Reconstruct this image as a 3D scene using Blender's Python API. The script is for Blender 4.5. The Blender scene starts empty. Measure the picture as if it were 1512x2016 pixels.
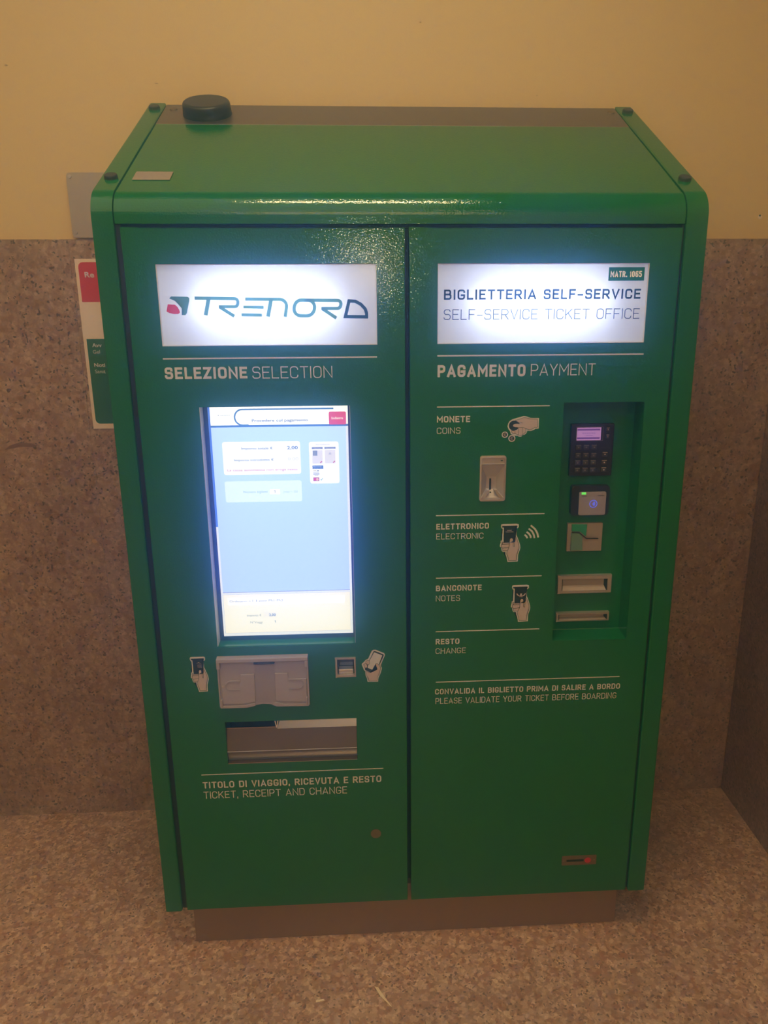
import bpy, bmesh, math, random
from mathutils import Vector, Matrix

SC = bpy.context.scene
SC.cycles.volume_bounces = 3
SC.cycles.max_bounces = 8
SC.cycles.diffuse_bounces = 3
COL = SC.collection
random.seed(4)

# ------------------------------------------------------------------ camera
YAW, PITCH, ROLL = 0.05443, 0.27172, -0.00386
cam = bpy.data.cameras.new('camera')
cam.sensor_fit = 'VERTICAL'
cam.sensor_height = 24.0
cam.lens = 1512.98 * 24.0 / 2016.0
cam.shift_x = -46.4 / 2016.0
cam.shift_y = -32.4 / 2016.0
cam.clip_start = 0.05
cam_o = bpy.data.objects.new('camera', cam)
COL.objects.link(cam_o)
_f = Vector((math.sin(YAW) * math.cos(PITCH), math.cos(YAW) * math.cos(PITCH), -math.sin(PITCH)))
_r = Vector((math.cos(YAW), -math.sin(YAW), 0.0))
_u = _r.cross(_f)
_r2 = math.cos(ROLL) * _r + math.sin(ROLL) * _u
_u2 = -math.sin(ROLL) * _r + math.cos(ROLL) * _u
_m = Matrix((( _r2.x, _u2.x, -_f.x, -0.0859), (_r2.y, _u2.y, -_f.y, -1.5696), (_r2.z, _u2.z, -_f.z, 1.6090), (0, 0, 0, 1)))
cam_o.matrix_world = _m
SC.camera = cam_o

# ------------------------------------------------------------------ world, lamps, exposure
world = bpy.data.worlds.new('world')
SC.world = world
world.use_nodes = True
bg = world.node_tree.nodes['Background']
bg.inputs[0].default_value = (1.0, 0.8, 0.6, 1.0)
bg.inputs[1].default_value = 0.05
# haze added to imitate lens glare: the soft bluish halo round the lit signs and the screen
vs_ = world.node_tree.nodes.new('ShaderNodeVolumeScatter')
vs_.inputs['Color'].default_value = (0.17, 0.42, 1.0, 1.0)
vs_.inputs['Density'].default_value = 0.36
vs_.inputs['Anisotropy'].default_value = 0.97
world.node_tree.links.new(vs_.outputs[0], world.node_tree.nodes['World Output'].inputs['Volume'])


def area_light(name, loc, target, sx, sy, power, color):
    l = bpy.data.lights.new(name, 'AREA')
    l.shape = 'RECTANGLE'
    l.size = sx
    l.size_y = sy
    l.energy = power
    l.color = color
    o = bpy.data.objects.new(name, l)
    COL.objects.link(o)
    o.location = loc
    o.rotation_euler = (Vector(target) - Vector(loc)).to_track_quat('-Z', 'Y').to_euler()
    return o


area_light('ceiling_lamp', (-0.10, -0.62, 3.18), (-0.10, -0.60, 0.0), 0.75, 0.09, 17.0, (1.0, 0.92, 0.78))
area_light('hall_fill', (-1.4, -1.9, 3.18), (-1.4, -1.9, 0.0), 3.4, 3.4, 46.0, (1.0, 0.93, 0.80))  # added fill light, made broad to soften its reflection in the paint
area_light('hall_fill', (-0.2, -4.3, 3.18), (-0.2, -4.3, 0.0), 1.8, 2.4, 70.0, (1.0, 0.93, 0.80))  # second added fill light, evens out the back wall
fl = bpy.data.lights.new('phone_light', 'POINT')
fl.energy = 5.0
fl.shadow_soft_size = 0.015
fl.color = (0.95, 0.96, 1.0)
fl_o = bpy.data.objects.new('phone_light', fl)
COL.objects.link(fl_o)
fl_o.location = (-0.07, -1.60, 1.67)

SC.view_settings.view_transform = 'Standard'
SC.view_settings.look = 'None'
SC.view_settings.exposure = 0.0
SC.view_settings.gamma = 1.0
SC.view_settings.use_curve_mapping = False


# ------------------------------------------------------------------ materials
def s2l(c):
    def f(v):
        v /= 255.0
        return v / 12.92 if v <= 0.04045 else ((v + 0.055) / 1.055) ** 2.4
    return (f(c[0]), f(c[1]), f(c[2]), 1.0)


def new_mat(name):
    m = bpy.data.materials.new(name)
    m.use_nodes = True
    nt = m.node_tree
    return m, nt, nt.nodes['Principled BSDF']


def N(nt, t, **kw):
    n = nt.nodes.new(t)
    for k, v in kw.items():
        if k in n.inputs:
            n.inputs[k].default_value = v
        else:
            setattr(n, k, v)
    return n


def plain(name, rgb, rough=0.5, metal=0.0, coat=0.0, wear=0.06, scale=40.0):
    m, nt, b = new_mat(name)
    b.inputs['Roughness'].default_value = rough
    b.inputs['Metallic'].default_value = metal
    b.inputs['Coat Weight'].default_value = coat
    tc = N(nt, 'ShaderNodeTexCoord')
    no = N(nt, 'ShaderNodeTexNoise', Scale=scale, Detail=3.0)
    nt.links.new(tc.outputs['Object'], no.inputs['Vector'])
    mx = N(nt, 'ShaderNodeMix', data_type='RGBA')
    c = s2l(rgb)
    mx.inputs[6].default_value = c
    mx.inputs[7].default_value = tuple(v * (1 - wear * 2) for v in c[:3]) + (1,)
    nt.links.new(no.outputs['Fac'], mx.inputs[0])
    nt.links.new(mx.outputs[2], b.inputs['Base Color'])
    return m


def emis(name, rgb, strength=1.0):
    m = bpy.data.materials.new(name)
    m.use_nodes = True
    nt = m.node_tree
    nt.nodes.remove(nt.nodes['Principled BSDF'])
    e = N(nt, 'ShaderNodeEmission')
    e.inputs['Color'].default_value = s2l(rgb)
    e.inputs['Strength'].default_value = strength
    nt.links.new(e.outputs[0], nt.nodes['Material Output'].inputs['Surface'])
    return m


def paint(name, rgb, rough, bump, spec=0.5):
    """gloss powder coat with an orange-peel surface"""
    m, nt, b = new_mat(name)
    b.inputs['Base Color'].default_value = s2l(rgb)
    b.inputs['Roughness'].default_value = rough
    b.inputs['Specular IOR Level'].default_value = spec
    tc = N(nt, 'ShaderNodeTexCoord')
    no = N(nt, 'ShaderNodeTexNoise', Scale=260.0, Detail=1.5, Roughness=0.5)
    nt.links.new(tc.outputs['Object'], no.inputs['Vector'])
    bp = N(nt, 'ShaderNodeBump', Strength=bump, Distance=0.0012)
    nt.links.new(no.outputs['Fac'], bp.inputs['Height'])
    nt.links.new(bp.outputs[0], b.inputs['Normal'])
    return m


def steel(name, rgb, rough, sc=(4, 4, 300), metal=1.0):
    m, nt, b = new_mat(name)
    b.inputs['Metallic'].default_value = metal
    tc = N(nt, 'ShaderNodeTexCoord')
    mp = N(nt, 'ShaderNodeMapping')
    mp.inputs['Scale'].default_value = sc
    no = N(nt, 'ShaderNodeTexNoise', Scale=1.0, Detail=4.0)
    nt.links.new(tc.outputs['Object'], mp.inputs[0])
    nt.links.new(mp.outputs[0], no.inputs['Vector'])
    r = N(nt, 'ShaderNodeMapRange')
    r.inputs['To Min'].default_value = rough * 0.8
    r.inputs['To Max'].default_value = rough * 1.25
    nt.links.new(no.outputs['Fac'], r.inputs['Value'])
    nt.links.new(r.outputs[0], b.inputs['Roughness'])
    mx = N(nt, 'ShaderNodeMix', data_type='RGBA')
    c = s2l(rgb)
    mx.inputs[6].default_value = tuple(v * 0.85 for v in c[:3]) + (1,)
    mx.inputs[7].default_value = c
    nt.links.new(no.outputs['Fac'], mx.inputs[0])
    nt.links.new(mx.outputs[2], b.inputs['Base Color'])
    return m


def granite(name, base, light, dark, rust, rough=0.45, tint=1.0, off=(0, 0, 0)):
    """speckled pink-brown granite"""
    m, nt, b = new_mat(name)
    tc = N(nt, 'ShaderNodeTexCoord')
    mp = N(nt, 'ShaderNodeMapping')
    mp.inputs['Location'].default_value = off
    nt.links.new(tc.outputs['Object'], mp.inputs[0])
    # warp, so that the grains are irregular
    nw = N(nt, 'ShaderNodeTexNoise', Scale=90.0, Detail=2.0)
    nt.links.new(mp.outputs[0], nw.inputs['Vector'])
    sub = N(nt, 'ShaderNodeVectorMath', operation='MULTIPLY_ADD')
    sub.inputs[1].default_value = (0.012, 0.012, 0.012)
    nt.links.new(nw.outputs['Color'], sub.inputs[0])
    nt.links.new(mp.outputs[0], sub.inputs[2])
    v1 = N(nt, 'ShaderNodeTexVoronoi', Scale=130.0)
    v2 = N(nt, 'ShaderNodeTexVoronoi', Scale=75.0)
    v3 = N(nt, 'ShaderNodeTexVoronoi', Scale=210.0)
    for v in (v1, v2, v3):
        nt.links.new(sub.outputs[0], v.inputs['Vector'])
    def ramp(src, stops, interp='CONSTANT'):
        r = N(nt, 'ShaderNodeValToRGB')
        r.color_ramp.interpolation = interp
        el = r.color_ramp.elements
        while len(el) < len(stops):
            el.new(0.5)
        for e, (p, c) in zip(el, stops):
            e.position = p
            e.color = c
        nt.links.new(src, r.inputs[0])
        return r
    def sepx(v):
        s = N(nt, 'ShaderNodeSeparateColor')
        nt.links.new(v.outputs['Color'], s.inputs[0])
        return s
    s1, s2, s3 = sepx(v1), sepx(v2), sepx(v3)
    B, L, D, R = s2l(base), s2l(light), s2l(dark), s2l(rust)
    mid = tuple((B[i] + L[i]) / 2 for i in range(3)) + (1,)
    low = tuple((B[i] + D[i]) / 2 for i in range(3)) + (1,)
    r1 = ramp(s1.outputs[0], [(0.0, B), (0.42, mid), (0.58, L), (0.72, R), (0.86, low)])
    r2 = ramp(s2.outputs[1], [(0.0, B), (0.35, L), (0.52, R), (0.75, mid)])
    mx = N(nt, 'ShaderNodeMix', data_type='RGBA')
    mx.inputs[0].default_value = 0.45
    nt.links.new(r1.outputs[0], mx.inputs[6])
    nt.links.new(r2.outputs[0], mx.inputs[7])
    r3 = ramp(s3.outputs[2], [(0.0, (1, 1, 1, 1)), (0.93, (0, 0, 0, 1))])
    mx2 = N(nt, 'ShaderNodeMix', data_type='RGBA')
    nt.links.new(r3.outputs[0], mx2.inputs[0])
    mx2.inputs[6].default_value = D
    nt.links.new(mx.outputs[2], mx2.inputs[7])
    # broad cloudy tone
    n2 = N(nt, 'ShaderNodeTexNoise', Scale=4.0, Detail=5.0, Roughness=0.65)
    nt.links.new(mp.outputs[0], n2.inputs['Vector'])
    mr = N(nt, 'ShaderNodeMapRange')
    mr.inputs['From Min'].default_value = 0.3
    mr.inputs['From Max'].default_value = 0.7
    mr.inputs['To Min'].default_value = 0.84 * tint
    mr.inputs['To Max'].default_value = 1.14 * tint
    nt.links.new(n2.outputs['Fac'], mr.inputs['Value'])
    mul = N(nt, 'ShaderNodeVectorMath', operation='SCALE')
    nt.links.new(mx2.outputs[2], mul.inputs[0])
    nt.links.new(mr.outputs[0], mul.inputs['Scale'])
    nt.links.new(mul.outputs[0], b.inputs['Base Color'])
    b.inputs['Roughness'].default_value = rough
    b.inputs['Specular IOR Level'].default_value = 0.35
    bp = N(nt, 'ShaderNodeBump', Strength=0.15, Distance=0.001)
    nt.links.new(nw.outputs['Fac'], bp.inputs['Height'])
    nt.links.new(bp.outputs[0], b.inputs['Normal'])
    return m


def plaster(name, rgb):
    m, nt, b = new_mat(name)
    tc = N(nt, 'ShaderNodeTexCoord')
    n1 = N(nt, 'ShaderNodeTexNoise', Scale=1.6, Detail=4.0)
    n2 = N(nt, 'ShaderNodeTexNoise', Scale=320.0, Detail=2.0)
    nt.links.new(tc.outputs['Object'], n1.inputs['Vector'])
    nt.links.new(tc.outputs['Object'], n2.inputs['Vector'])
    mx = N(nt, 'ShaderNodeMix', data_type='RGBA')
    c = s2l(rgb)
    mx.inputs[6].default_value = (c[0] * 0.93, c[1] * 0.91, c[2] * 0.86, 1)
    mx.inputs[7].default_value = c
    nt.links.new(n1.outputs['Fac'], mx.inputs[0])
    nt.links.new(mx.outputs[2], b.inputs['Base Color'])
    b.inputs['Roughness'].default_value = 0.75
    bp = N(nt, 'ShaderNodeBump', Strength=0.25, Distance=0.0008)
    nt.links.new(n2.outputs['Fac'], bp.inputs['Height'])
    nt.links.new(bp.outputs[0], b.inputs['Normal'])
    return m


def backlit(name, rgb, trans=0.75, gloss=True):
    """acrylic that scatters the light of the lamp behind it"""
    m = bpy.data.materials.new(name)
    m.use_nodes = True
    nt = m.node_tree
    nt.nodes.remove(nt.nodes['Principled BSDF'])
    out = nt.nodes['Material Output']
    d = N(nt, 'ShaderNodeBsdfDiffuse')
    t = N(nt, 'ShaderNodeBsdfTranslucent')
    d.inputs['Color'].default_value = s2l(rgb)
    t.inputs['Color'].default_value = s2l(rgb)
    mx = N(nt, 'ShaderNodeMixShader')
    mx.inputs[0].default_value = trans
    nt.links.new(d.outputs[0], mx.inputs[1])
    nt.links.new(t.outputs[0], mx.inputs[2])
    last = mx
    if gloss:
        g = N(nt, 'ShaderNodeBsdfGlossy')
        g.inputs['Roughness'].default_value = 0.2
        fr = N(nt, 'ShaderNodeFresnel', IOR=1.45)
        m2 = N(nt, 'ShaderNodeMixShader')
        nt.links.new(fr.outputs[0], m2.inputs[0])
        nt.links.new(mx.outputs[0], m2.inputs[1])
        nt.links.new(g.outputs[0], m2.inputs[2])
        last = m2
    nt.links.new(last.outputs[0], out.inputs['Surface'])
    return m


GREEN = (15, 95, 46)
M = dict(
    green=paint('green_paint', GREEN, 0.05, 0.30),
    green_smooth=paint('green_paint_fine', (20, 98, 50), 0.2, 0.2),
    dark=plain('dark_parts_and_shade', (16, 20, 20), 0.6),  # dark parts; also paints the shade in the door gaps
    black=plain('black_plastic', (30, 31, 36), 0.4),
    key=plain('key_plastic', (52, 52, 58), 0.4),
    keytop=plain('key_edge', (128, 124, 122), 0.45),
    cap=plain('bolt_cap_plastic', (34, 38, 36), 0.4),
    antenna=plain('antenna_plastic', (36, 38, 40), 0.38),
    steel=steel('brushed_steel', (190, 178, 168), 0.34),
    steel_tray=steel('tray_steel', (128, 124, 128), 0.28, (3, 60, 60), 0.8),
    steel_dull=steel('dull_steel', (150, 134, 120), 0.5),
    zinc=steel('zinc_strip', (150, 144, 146), 0.42, (3, 60, 60)),
    cast=steel('cast_steel', (190, 184, 186), 0.32, (60, 60, 60), 0.6),
    plate=steel('plate_steel', (170, 158, 152), 0.45, (60, 60, 60), 0.55),
    grey=plain('grey_plastic', (158, 150, 160), 0.45),
    grey_dk=plain('grey_plastic_recess', (146, 138, 148), 0.45),
    print_white=plain('white_print', (188, 190, 196), 0.5, wear=0.02),
    print_pale=plain('pale_print', (180, 166, 168), 0.5, wear=0.02),
    print_dark=plain('dark_print', (14, 34, 34), 0.4),
    bezel=plain('black_glass', (8, 14, 40), 0.06, coat=1.0),
    plinth=steel('plinth_steel', (158, 132, 112), 0.42, (200, 4, 4), 0.7),
    plaster=plaster('cream_plaster', (200, 174, 124)),
    gran_wall=granite('granite_wall', (140, 114, 98), (168, 146, 130), (88, 66, 56), (134, 100, 82)),
    gran_floor=granite('granite_floor', (160, 128, 106), (204, 178, 156), (122, 92, 74), (156, 112, 86), rough=0.38, off=(3, 1, 2)),
    joint=plain('joint_mortar', (66, 50, 42), 0.8),
    acrylic=backlit('sign_acrylic', (240, 244, 255), 0.72),
    box_white=plain('lightbox_white', (150, 152, 160), 0.6),
    grey_frame=plain('white_frame', (226, 226, 230), 0.5),
    tube=emis('led_sheet', (216, 230, 255), 17.0),
    vinyl_green=backlit('green_vinyl', (92, 140, 110), 0.4, False),
    vinyl_dark=backlit('dark_vinyl', (44, 66, 68), 0.25, False),
    vinyl_red=backlit('red_vinyl', (222, 52, 52), 0.45, False),
    vinyl_tag=backlit('tag_vinyl', (40, 142, 66), 0.5, False),
    tag_text=plain('tag_text_print', (250, 255, 250), 0.4, wear=0.0),
    text_black=backlit('black_vinyl', (22, 30, 36), 0.3, False),
    red_print=plain('red_print', (186, 32, 44), 0.5, wear=0.02),
    green_print=plain('green_print', (18, 92, 44), 0.5, wear=0.02),
    poster=plain('poster_board', (212, 196, 186), 0.5, wear=0.02),
    paper=plain('paper', (226, 212, 190), 0.7),
    gum=plain('old_gum', (150, 120, 84), 0.8),
)


# ------------------------------------------------------------------ mesh helpers
def link(name, bm, mat, parent=None, smooth=False, kind=None, label=None):
    me = bpy.data.meshes.new(name)
    bmesh.ops.recalc_face_normals(bm, faces=bm.faces)
    bm.to_mesh(me)
    bm.free()
    if smooth:
        for p in me.polygons:
            p.use_smooth = True
    me.materials.append(M[mat] if isinstance(mat, str) else mat)
    o = bpy.data.objects.new(name, me)
    COL.objects.link(o)
    if parent:
        o.parent = parent
    if kind:
        o['kind'] = kind
    if label:
        o['label'] = label
    return o


def box(bm, x0, x1, y0, y1, z0, z1, bev=0.0, seg=2):
    r = bmesh.ops.create_cube(bm, size=1.0)
    vs = r['verts']
    for v in vs:
        v.co = Vector(((x0 + x1) / 2 + v.co.x * (x1 - x0), (y0 + y1) / 2 + v.co.y * (y1 - y0), (z0 + z1) / 2 + v.co.z * (z1 - z0)))
    if bev > 0:
        es = list({e for v in vs for e in v.link_edges})
        bmesh.ops.bevel(bm, geom=es, offset=bev, segments=seg, affect='EDGES', profile=0.5)
    return bm


def B(name, mat, dims, parent=None, bev=0.0, **kw):
    bm = bmesh.new()
    box(bm, *dims, bev=bev)
    return link(name, bm, mat, parent, **kw)


def prism_x(bm, prof, x0, x1, bev=0.0):
    """extrude a (y,z) outline along x"""
    a = [bm.verts.new((x0, y, z)) for y, z in prof]
    b = [bm.verts.new((x1, y, z)) for y, z in prof]
    n = len(prof)
    f0 = bm.faces.new(a)
    f1 = bm.faces.new(b[::-1])
    for i in range(n):
        bm.faces.new((a[i], b[i], b[(i + 1) % n], a[(i + 1) % n]))
    if bev:
        es = list(f0.edges) + list(f1.edges)
        bmesh.ops.bevel(bm, geom=es, offset=bev, segments=2, affect='EDGES', profile=0.5)
    return bm


def prism_y(bm, outline, y0, y1):
    """extrude an (x,z) outline along y"""
    a = [bm.verts.new((x, y0, z)) for x, z in outline]
    b = [bm.verts.new((x, y1, z)) for x, z in outline]
    n = len(outline)
    bm.faces.new(a)
    bm.faces.new(b[::-1])
    for i in range(n):
        bm.faces.new((a[i], b[i], b[(i + 1) % n], a[(i + 1) % n]))
    return bm


def rrect(x0, x1, z0, z1, r, seg=5, corners='abcd'):
    """rounded rectangle outline; corners: a bottom left, b bottom right, c top right, d top left"""
    out = []
    for key, cx, cz, a0 in (('a', x0 + r, z0 + r, 180), ('b', x1 - r, z0 + r, 270), ('c', x1 - r, z1 - r, 0), ('d', x0 + r, z1 - r, 90)):
        if key in corners and r > 0:
            for k in range(seg + 1):
                t = math.radians(a0 + 90.0 * k / seg)
                out.append((cx + r * math.cos(t), cz + r * math.sin(t)))
        else:
            out.append((x0 if key in 'ad' else x1, z0 if key in 'ab' else z1))
    return out


def circle(cx, cz, r, seg=24):
    return [(cx + r * math.cos(2 * math.pi * k / seg), cz + r * math.sin(2 * math.pi * k / seg)) for k in range(seg)]


def plate_holes(bm, x0, x1, z0, z1, holes, y0, y1, bev=0.0):
    """a plate facing -y with rectangular holes that run right through it"""
    xs = sorted({x0, x1} | {h[0] for h in holes} | {h[1] for h in holes})
    zs = sorted({z0, z1} | {h[2] for h in holes} | {h[3] for h in holes})
    def solid(i, j):
        if i < 0 or j < 0 or i >= len(xs) - 1 or j >= len(zs) - 1:
            return False
        cx, cz = (xs[i] + xs[i + 1]) / 2, (zs[j] + zs[j + 1]) / 2
        return not any(h[0] < cx < h[1] and h[2] < cz < h[3] for h in holes)
    V = {}
    def v(i, j, y):
        k = (i, j, y)
        if k not in V:
            V[k] = bm.verts.new((xs[i], y, zs[j]))
        return V[k]
    for i in range(len(xs) - 1):
        for j in range(len(zs) - 1):
            if not solid(i, j):
                continue
            bm.faces.new((v(i, j, y0), v(i + 1, j, y0), v(i + 1, j + 1, y0), v(i, j + 1, y0)))
            bm.faces.new((v(i, j, y1), v(i, j + 1, y1), v(i + 1, j + 1, y1), v(i + 1, j, y1)))
            for (di, dj, a, b) in ((-1, 0, (i, j), (i, j + 1)), (1, 0, (i + 1, j), (i + 1, j + 1)), (0, -1, (i, j), (i + 1, j)), (0, 1, (i, j + 1), (i + 1, j + 1))):
                if not solid(i + di, j + dj):
                    bm.faces.new((v(a[0], a[1], y0), v(a[0], a[1], y1), v(b[0], b[1], y1), v(b[0], b[1], y0)))
    if bev:
        bm.normal_update()
        es = [e for e in bm.edges if len(e.link_faces) == 2 and e.calc_face_angle() > 1.0 and all(abs(q.co.y - y0) < 1e-6 for q in e.verts)]
        bmesh.ops.bevel(bm, geom=es, offset=bev, segments=2, affect='EDGES', profile=0.5)
    return bm


def ngon(bm, pts, y):
    vs = [bm.verts.new((p[0], y, p[1])) for p in pts]
    f = bm.faces.new(vs)
    bmesh.ops.triangulate(bm, faces=[f])


def fillet(pts, closed=False, seg=6):
    """pts: (x, z[, radius]) -> polyline with rounded corners"""
    n = len(pts)
    out = []
    for i, p in enumerate(pts):
        r = p[2] if len(p) > 2 else 0.0
        if (not closed and i in (0, n - 1)) or r <= 0:
            out.append(Vector((p[0], p[1])))
            continue
        P = Vector(p[:2])
        a = Vector(pts[(i - 1) % n][:2]) - P
        b = Vector(pts[(i + 1) % n][:2]) - P
        la, lb = a.length, b.length
        a.normalize()
        b.normalize()
        th = a.angle(b, math.pi)
        if th > math.pi - 0.05:
            out.append(P)
            continue
        pr = pts[(i - 1) % n]
        nx = pts[(i + 1) % n]
        t = min(r / math.tan(th / 2), la * (0.5 if len(pr) > 2 else 0.97), lb * (0.5 if len(nx) > 2 else 0.97))
        r = t * math.tan(th / 2)
        c = P + (a + b).normalized() * (r / math.sin(th / 2))
        s, e = P + a * t - c, P + b * t - c
        ang = s.angle(e)
        sg = 1 if s.x * e.y - s.y * e.x > 0 else -1
        for k in range(seg + 1):
            w = sg * ang * k / seg
            out.append(c + Vector((s.x * math.cos(w) - s.y * math.sin(w), s.x * math.sin(w) + s.y * math.cos(w))))
    return out


def ribbon(bm, pts, w, y, closed=False, seg=6, cap=0.0):
    """flat stroke of width w along a centre line, lying in the plane y"""
    P = fillet(pts, closed, seg)
    P = [p for i, p in enumerate(P) if i == 0 or (p - P[i - 1]).length > 1e-6]
    if cap and not closed:
        P[0] = P[0] + (P[0] - P[1]).normalized() * cap
        P[-1] = P[-1] + (P[-1] - P[-2]).normalized() * cap
    if closed and (P[0] - P[-1]).length < 1e-6:
        P.pop()
    n = len(P)
    L, R = [], []
    for i in range(n):
        if closed:
            d0 = (P[i] - P[i - 1]).normalized()
            d1 = (P[(i + 1) % n] - P[i]).normalized()
        else:
            d0 = (P[i] - P[i - 1]).normalized() if i else (P[1] - P[0]).normalized()
            d1 = (P[i + 1] - P[i]).normalized() if i < n - 1 else d0
        n0, n1 = Vector((-d0.y, d0.x)), Vector((-d1.y, d1.x))
        m = n0 + n1
        if m.length < 1e-3:
            m = n0
        m.normalize()
        k = min(1.0 / max(m.dot(n0), 0.3), 2.2) * w / 2
        L.append(bm.verts.new((P[i].x + m.x * k, y, P[i].y + m.y * k)))
        R.append(bm.verts.new((P[i].x - m.x * k, y, P[i].y - m.y * k)))
    for i in range(n if closed else n - 1):
        j = (i + 1) % n
        bm.faces.new((L[i], R[i], R[j], L[j]))


# ------------------------------------------------------------------ stroke lettering (narrow engineering sans capitals)
r_ = 0.27
G = {
    'A': (0.66, [[(0, 0), (0.5, 1), (1, 0)], [(0.2, 0.27), (0.8, 0.27)]]),
    'B': (0.60, [[(0, 0), (0, 1)], [(0, 1), (.92, 1, .24), (.92, .52, .24), (0, .52)], [(0, .52), (1, .52, .26), (1, 0, .26), (0, 0)]]),
    'C': (0.58, [[(1, .77), (1, 1, .27), (0, 1, .28), (0, 0, .28), (1, 0, .27), (1, .23)]]),
    'D': (0.60, [[(0, 0), (0, 1), (1, 1, .28), (1, 0, .28), 'loop']]),
    'E': (0.53, [[(1, 1), (0, 1), (0, 0), (1, 0)], [(0, .52), (.86, .52)]]),
    'F': (0.53, [[(1, 1), (0, 1), (0, 0)], [(0, .50), (.86, .50)]]),
    'G': (0.60, [[(1, .80), (1, 1, .27), (0, 1, .28), (0, 0, .28), (1, 0, .28), (1, .43), (.55, .43)]]),
    'H': (0.62, [[(0, 0), (0, 1)], [(1, 0), (1, 1)], [(0, .52), (1, .52)]]),
    'I': (0.0, [[(0.5, 0), (0.5, 1)]]),
    'J': (0.5, [[(1, 1), (1, 0, .25), (0, 0, .25), (0, .25)]]),
    'K': (0.60, [[(0, 0), (0, 1)], [(0.95, 1), (0, .36)], [(.36, .60), (1, 0)]]),
    'L': (0.50, [[(0, 1), (0, 0), (1, 0)]]),
    'M': (0.76, [[(0, 0), (0, 1), (.5, .33), (1, 1), (1, 0)]]),
    'N': (0.63, [[(0, 0), (0, 1), (1, 0), (1, 1)]]),
    'O': (0.60, [[(0, 1, .29), (1, 1, .29), (1, 0, .29), (0, 0, .29), 'loop']]),
    'P': (0.58, [[(0, 0), (0, 1)], [(0, 1), (1, 1, .27), (1, .44, .27), (0, .44)]]),
    'R': (0.60, [[(0, 0), (0, 1)], [(0, 1), (.96, 1, .27), (.96, .46, .27), (0, .46)], [(.5, .46), (1, 0)]]),
    'S': (0.57, [[(.97, .82), (.97, 1, .22), (0.02, 1, .24), (0.02, .52, .24), (1, .52, .25), (1, 0, .25), (0, 0, .23), (0, .18)]]),
    'T': (0.58, [[(0, 1), (1, 1)], [(.5, 1), (.5, 0)]]),
    'U': (0.60, [[(0, 1), (0, 0, .28), (1, 0, .28), (1, 1)]]),
    'V': (0.62, [[(0, 1), (.5, 0), (1, 1)]]),
    'Y': (0.62, [[(0, 1), (.5, .42), (1, 1)], [(.5, .42), (.5, 0)]]),
    'Z': (0.55, [[(0, 1), (1, 1), (0, 0), (1, 0)]]),
    '-': (0.46, [[(0, .42), (1, .42)]]),
    ',': (0.0, [[(0.6, .06), (0.3, -.16)]]),
    '.': (0.0, [[(0.5, 0), (0.5, .04)]]),
    '0': (0.58, [[(0, 1, .26), (1, 1, .26), (1, 0, .26), (0, 0, .26), 'loop']]),
    '1': (0.26, [[(0, .78), (1, 1), (1, 0)]]),
    '6': (0.58, [[(.95, .90), (.95, 1, .08), (0, 1, .26), (0, 0, .26), (1, 0, .24), (1, .55, .24), (0.30, .55)]]),
    '5': (0.58, [[(.95, 1), (0.05, 1), (0.05, .57)], [(0.05, .57), (1, .57, .25), (1, 0, .25), (0, 0, .2), (0, .1)]]),
}


def letters(bm, text, x0, x1, z0, z1, t, y, track=0.13):
    """fit text between x0..x1 and z0..z1 with stroke weight t (fraction of the height)"""
    h = z1 - z0
    T = t * h
    def adv(c):
        if c == ' ':
            return 0.30 * h
        return G[c][0] * h + (T if G[c][0] == 0 else 0)
    gap = track * h
    tot = sum(adv(c) for c in text) + gap * (len(text) - 1)
    k = (x1 - x0) / tot
    x = x0
    for c in text:
        a = adv(c) * k
        if c != ' ':
            for k_, st in enumerate(G[c][1]):
                pts = []
                for p in st:
                    if p == 'loop':
                        continue
                    q = (x + T / 2 + p[0] * max(a - T, 0), z0 + T / 2 + p[1] * (h - T))
                    if len(p) > 2:
                        q += (max(p[2] * h - T / 2, 0.1 * T),)
                    pts.append(q)
                ribbon(bm, pts, T, y - 0.00002 * k_, st[-1] == 'loop', cap=T * 0.5)
        x += a + gap * k


def text_obj(name, body, x0, x1, z0, h, mat, parent, y, bold=0.0, label=None):
    """proportional lettering from the built-in face, fitted to a width; h is the capital height"""
    c = bpy.data.curves.new('t', 'FONT')
    c.body = body
    c.size = 1.0
    c.offset = bold
    c.resolution_u = 3
    o = bpy.data.objects.new('t', c)
    COL.objects.link(o)
    dg = bpy.context.evaluated_depsgraph_get()
    me = bpy.data.meshes.new_from_object(o.evaluated_get(dg))
    bpy.data.objects.remove(o)
    bpy.data.curves.remove(c)
    xs = [v.co.x for v in me.vertices]
    a, b = min(xs), max(xs)
    kx = (x1 - x0) / (b - a)
    kz = h / 0.70
    for v in me.vertices:
        v.co = Vector((x0 + (v.co.x - a) * kx, y, z0 + v.co.y * kz))
    me.materials.clear()
    me.materials.append(M[mat] if isinstance(mat, str) else mat)
    me.name = name
    ob = bpy.data.objects.new(name, me)
    COL.objects.link(ob)
    ob.parent = parent
    if label:
        ob['label'] = label
    return ob


def flat(name, pts, y, mat, parent, label=None):
    bm = bmesh.new()
    ngon(bm, pts, y)
    return link(name, bm, mat, parent, label=label)


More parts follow.
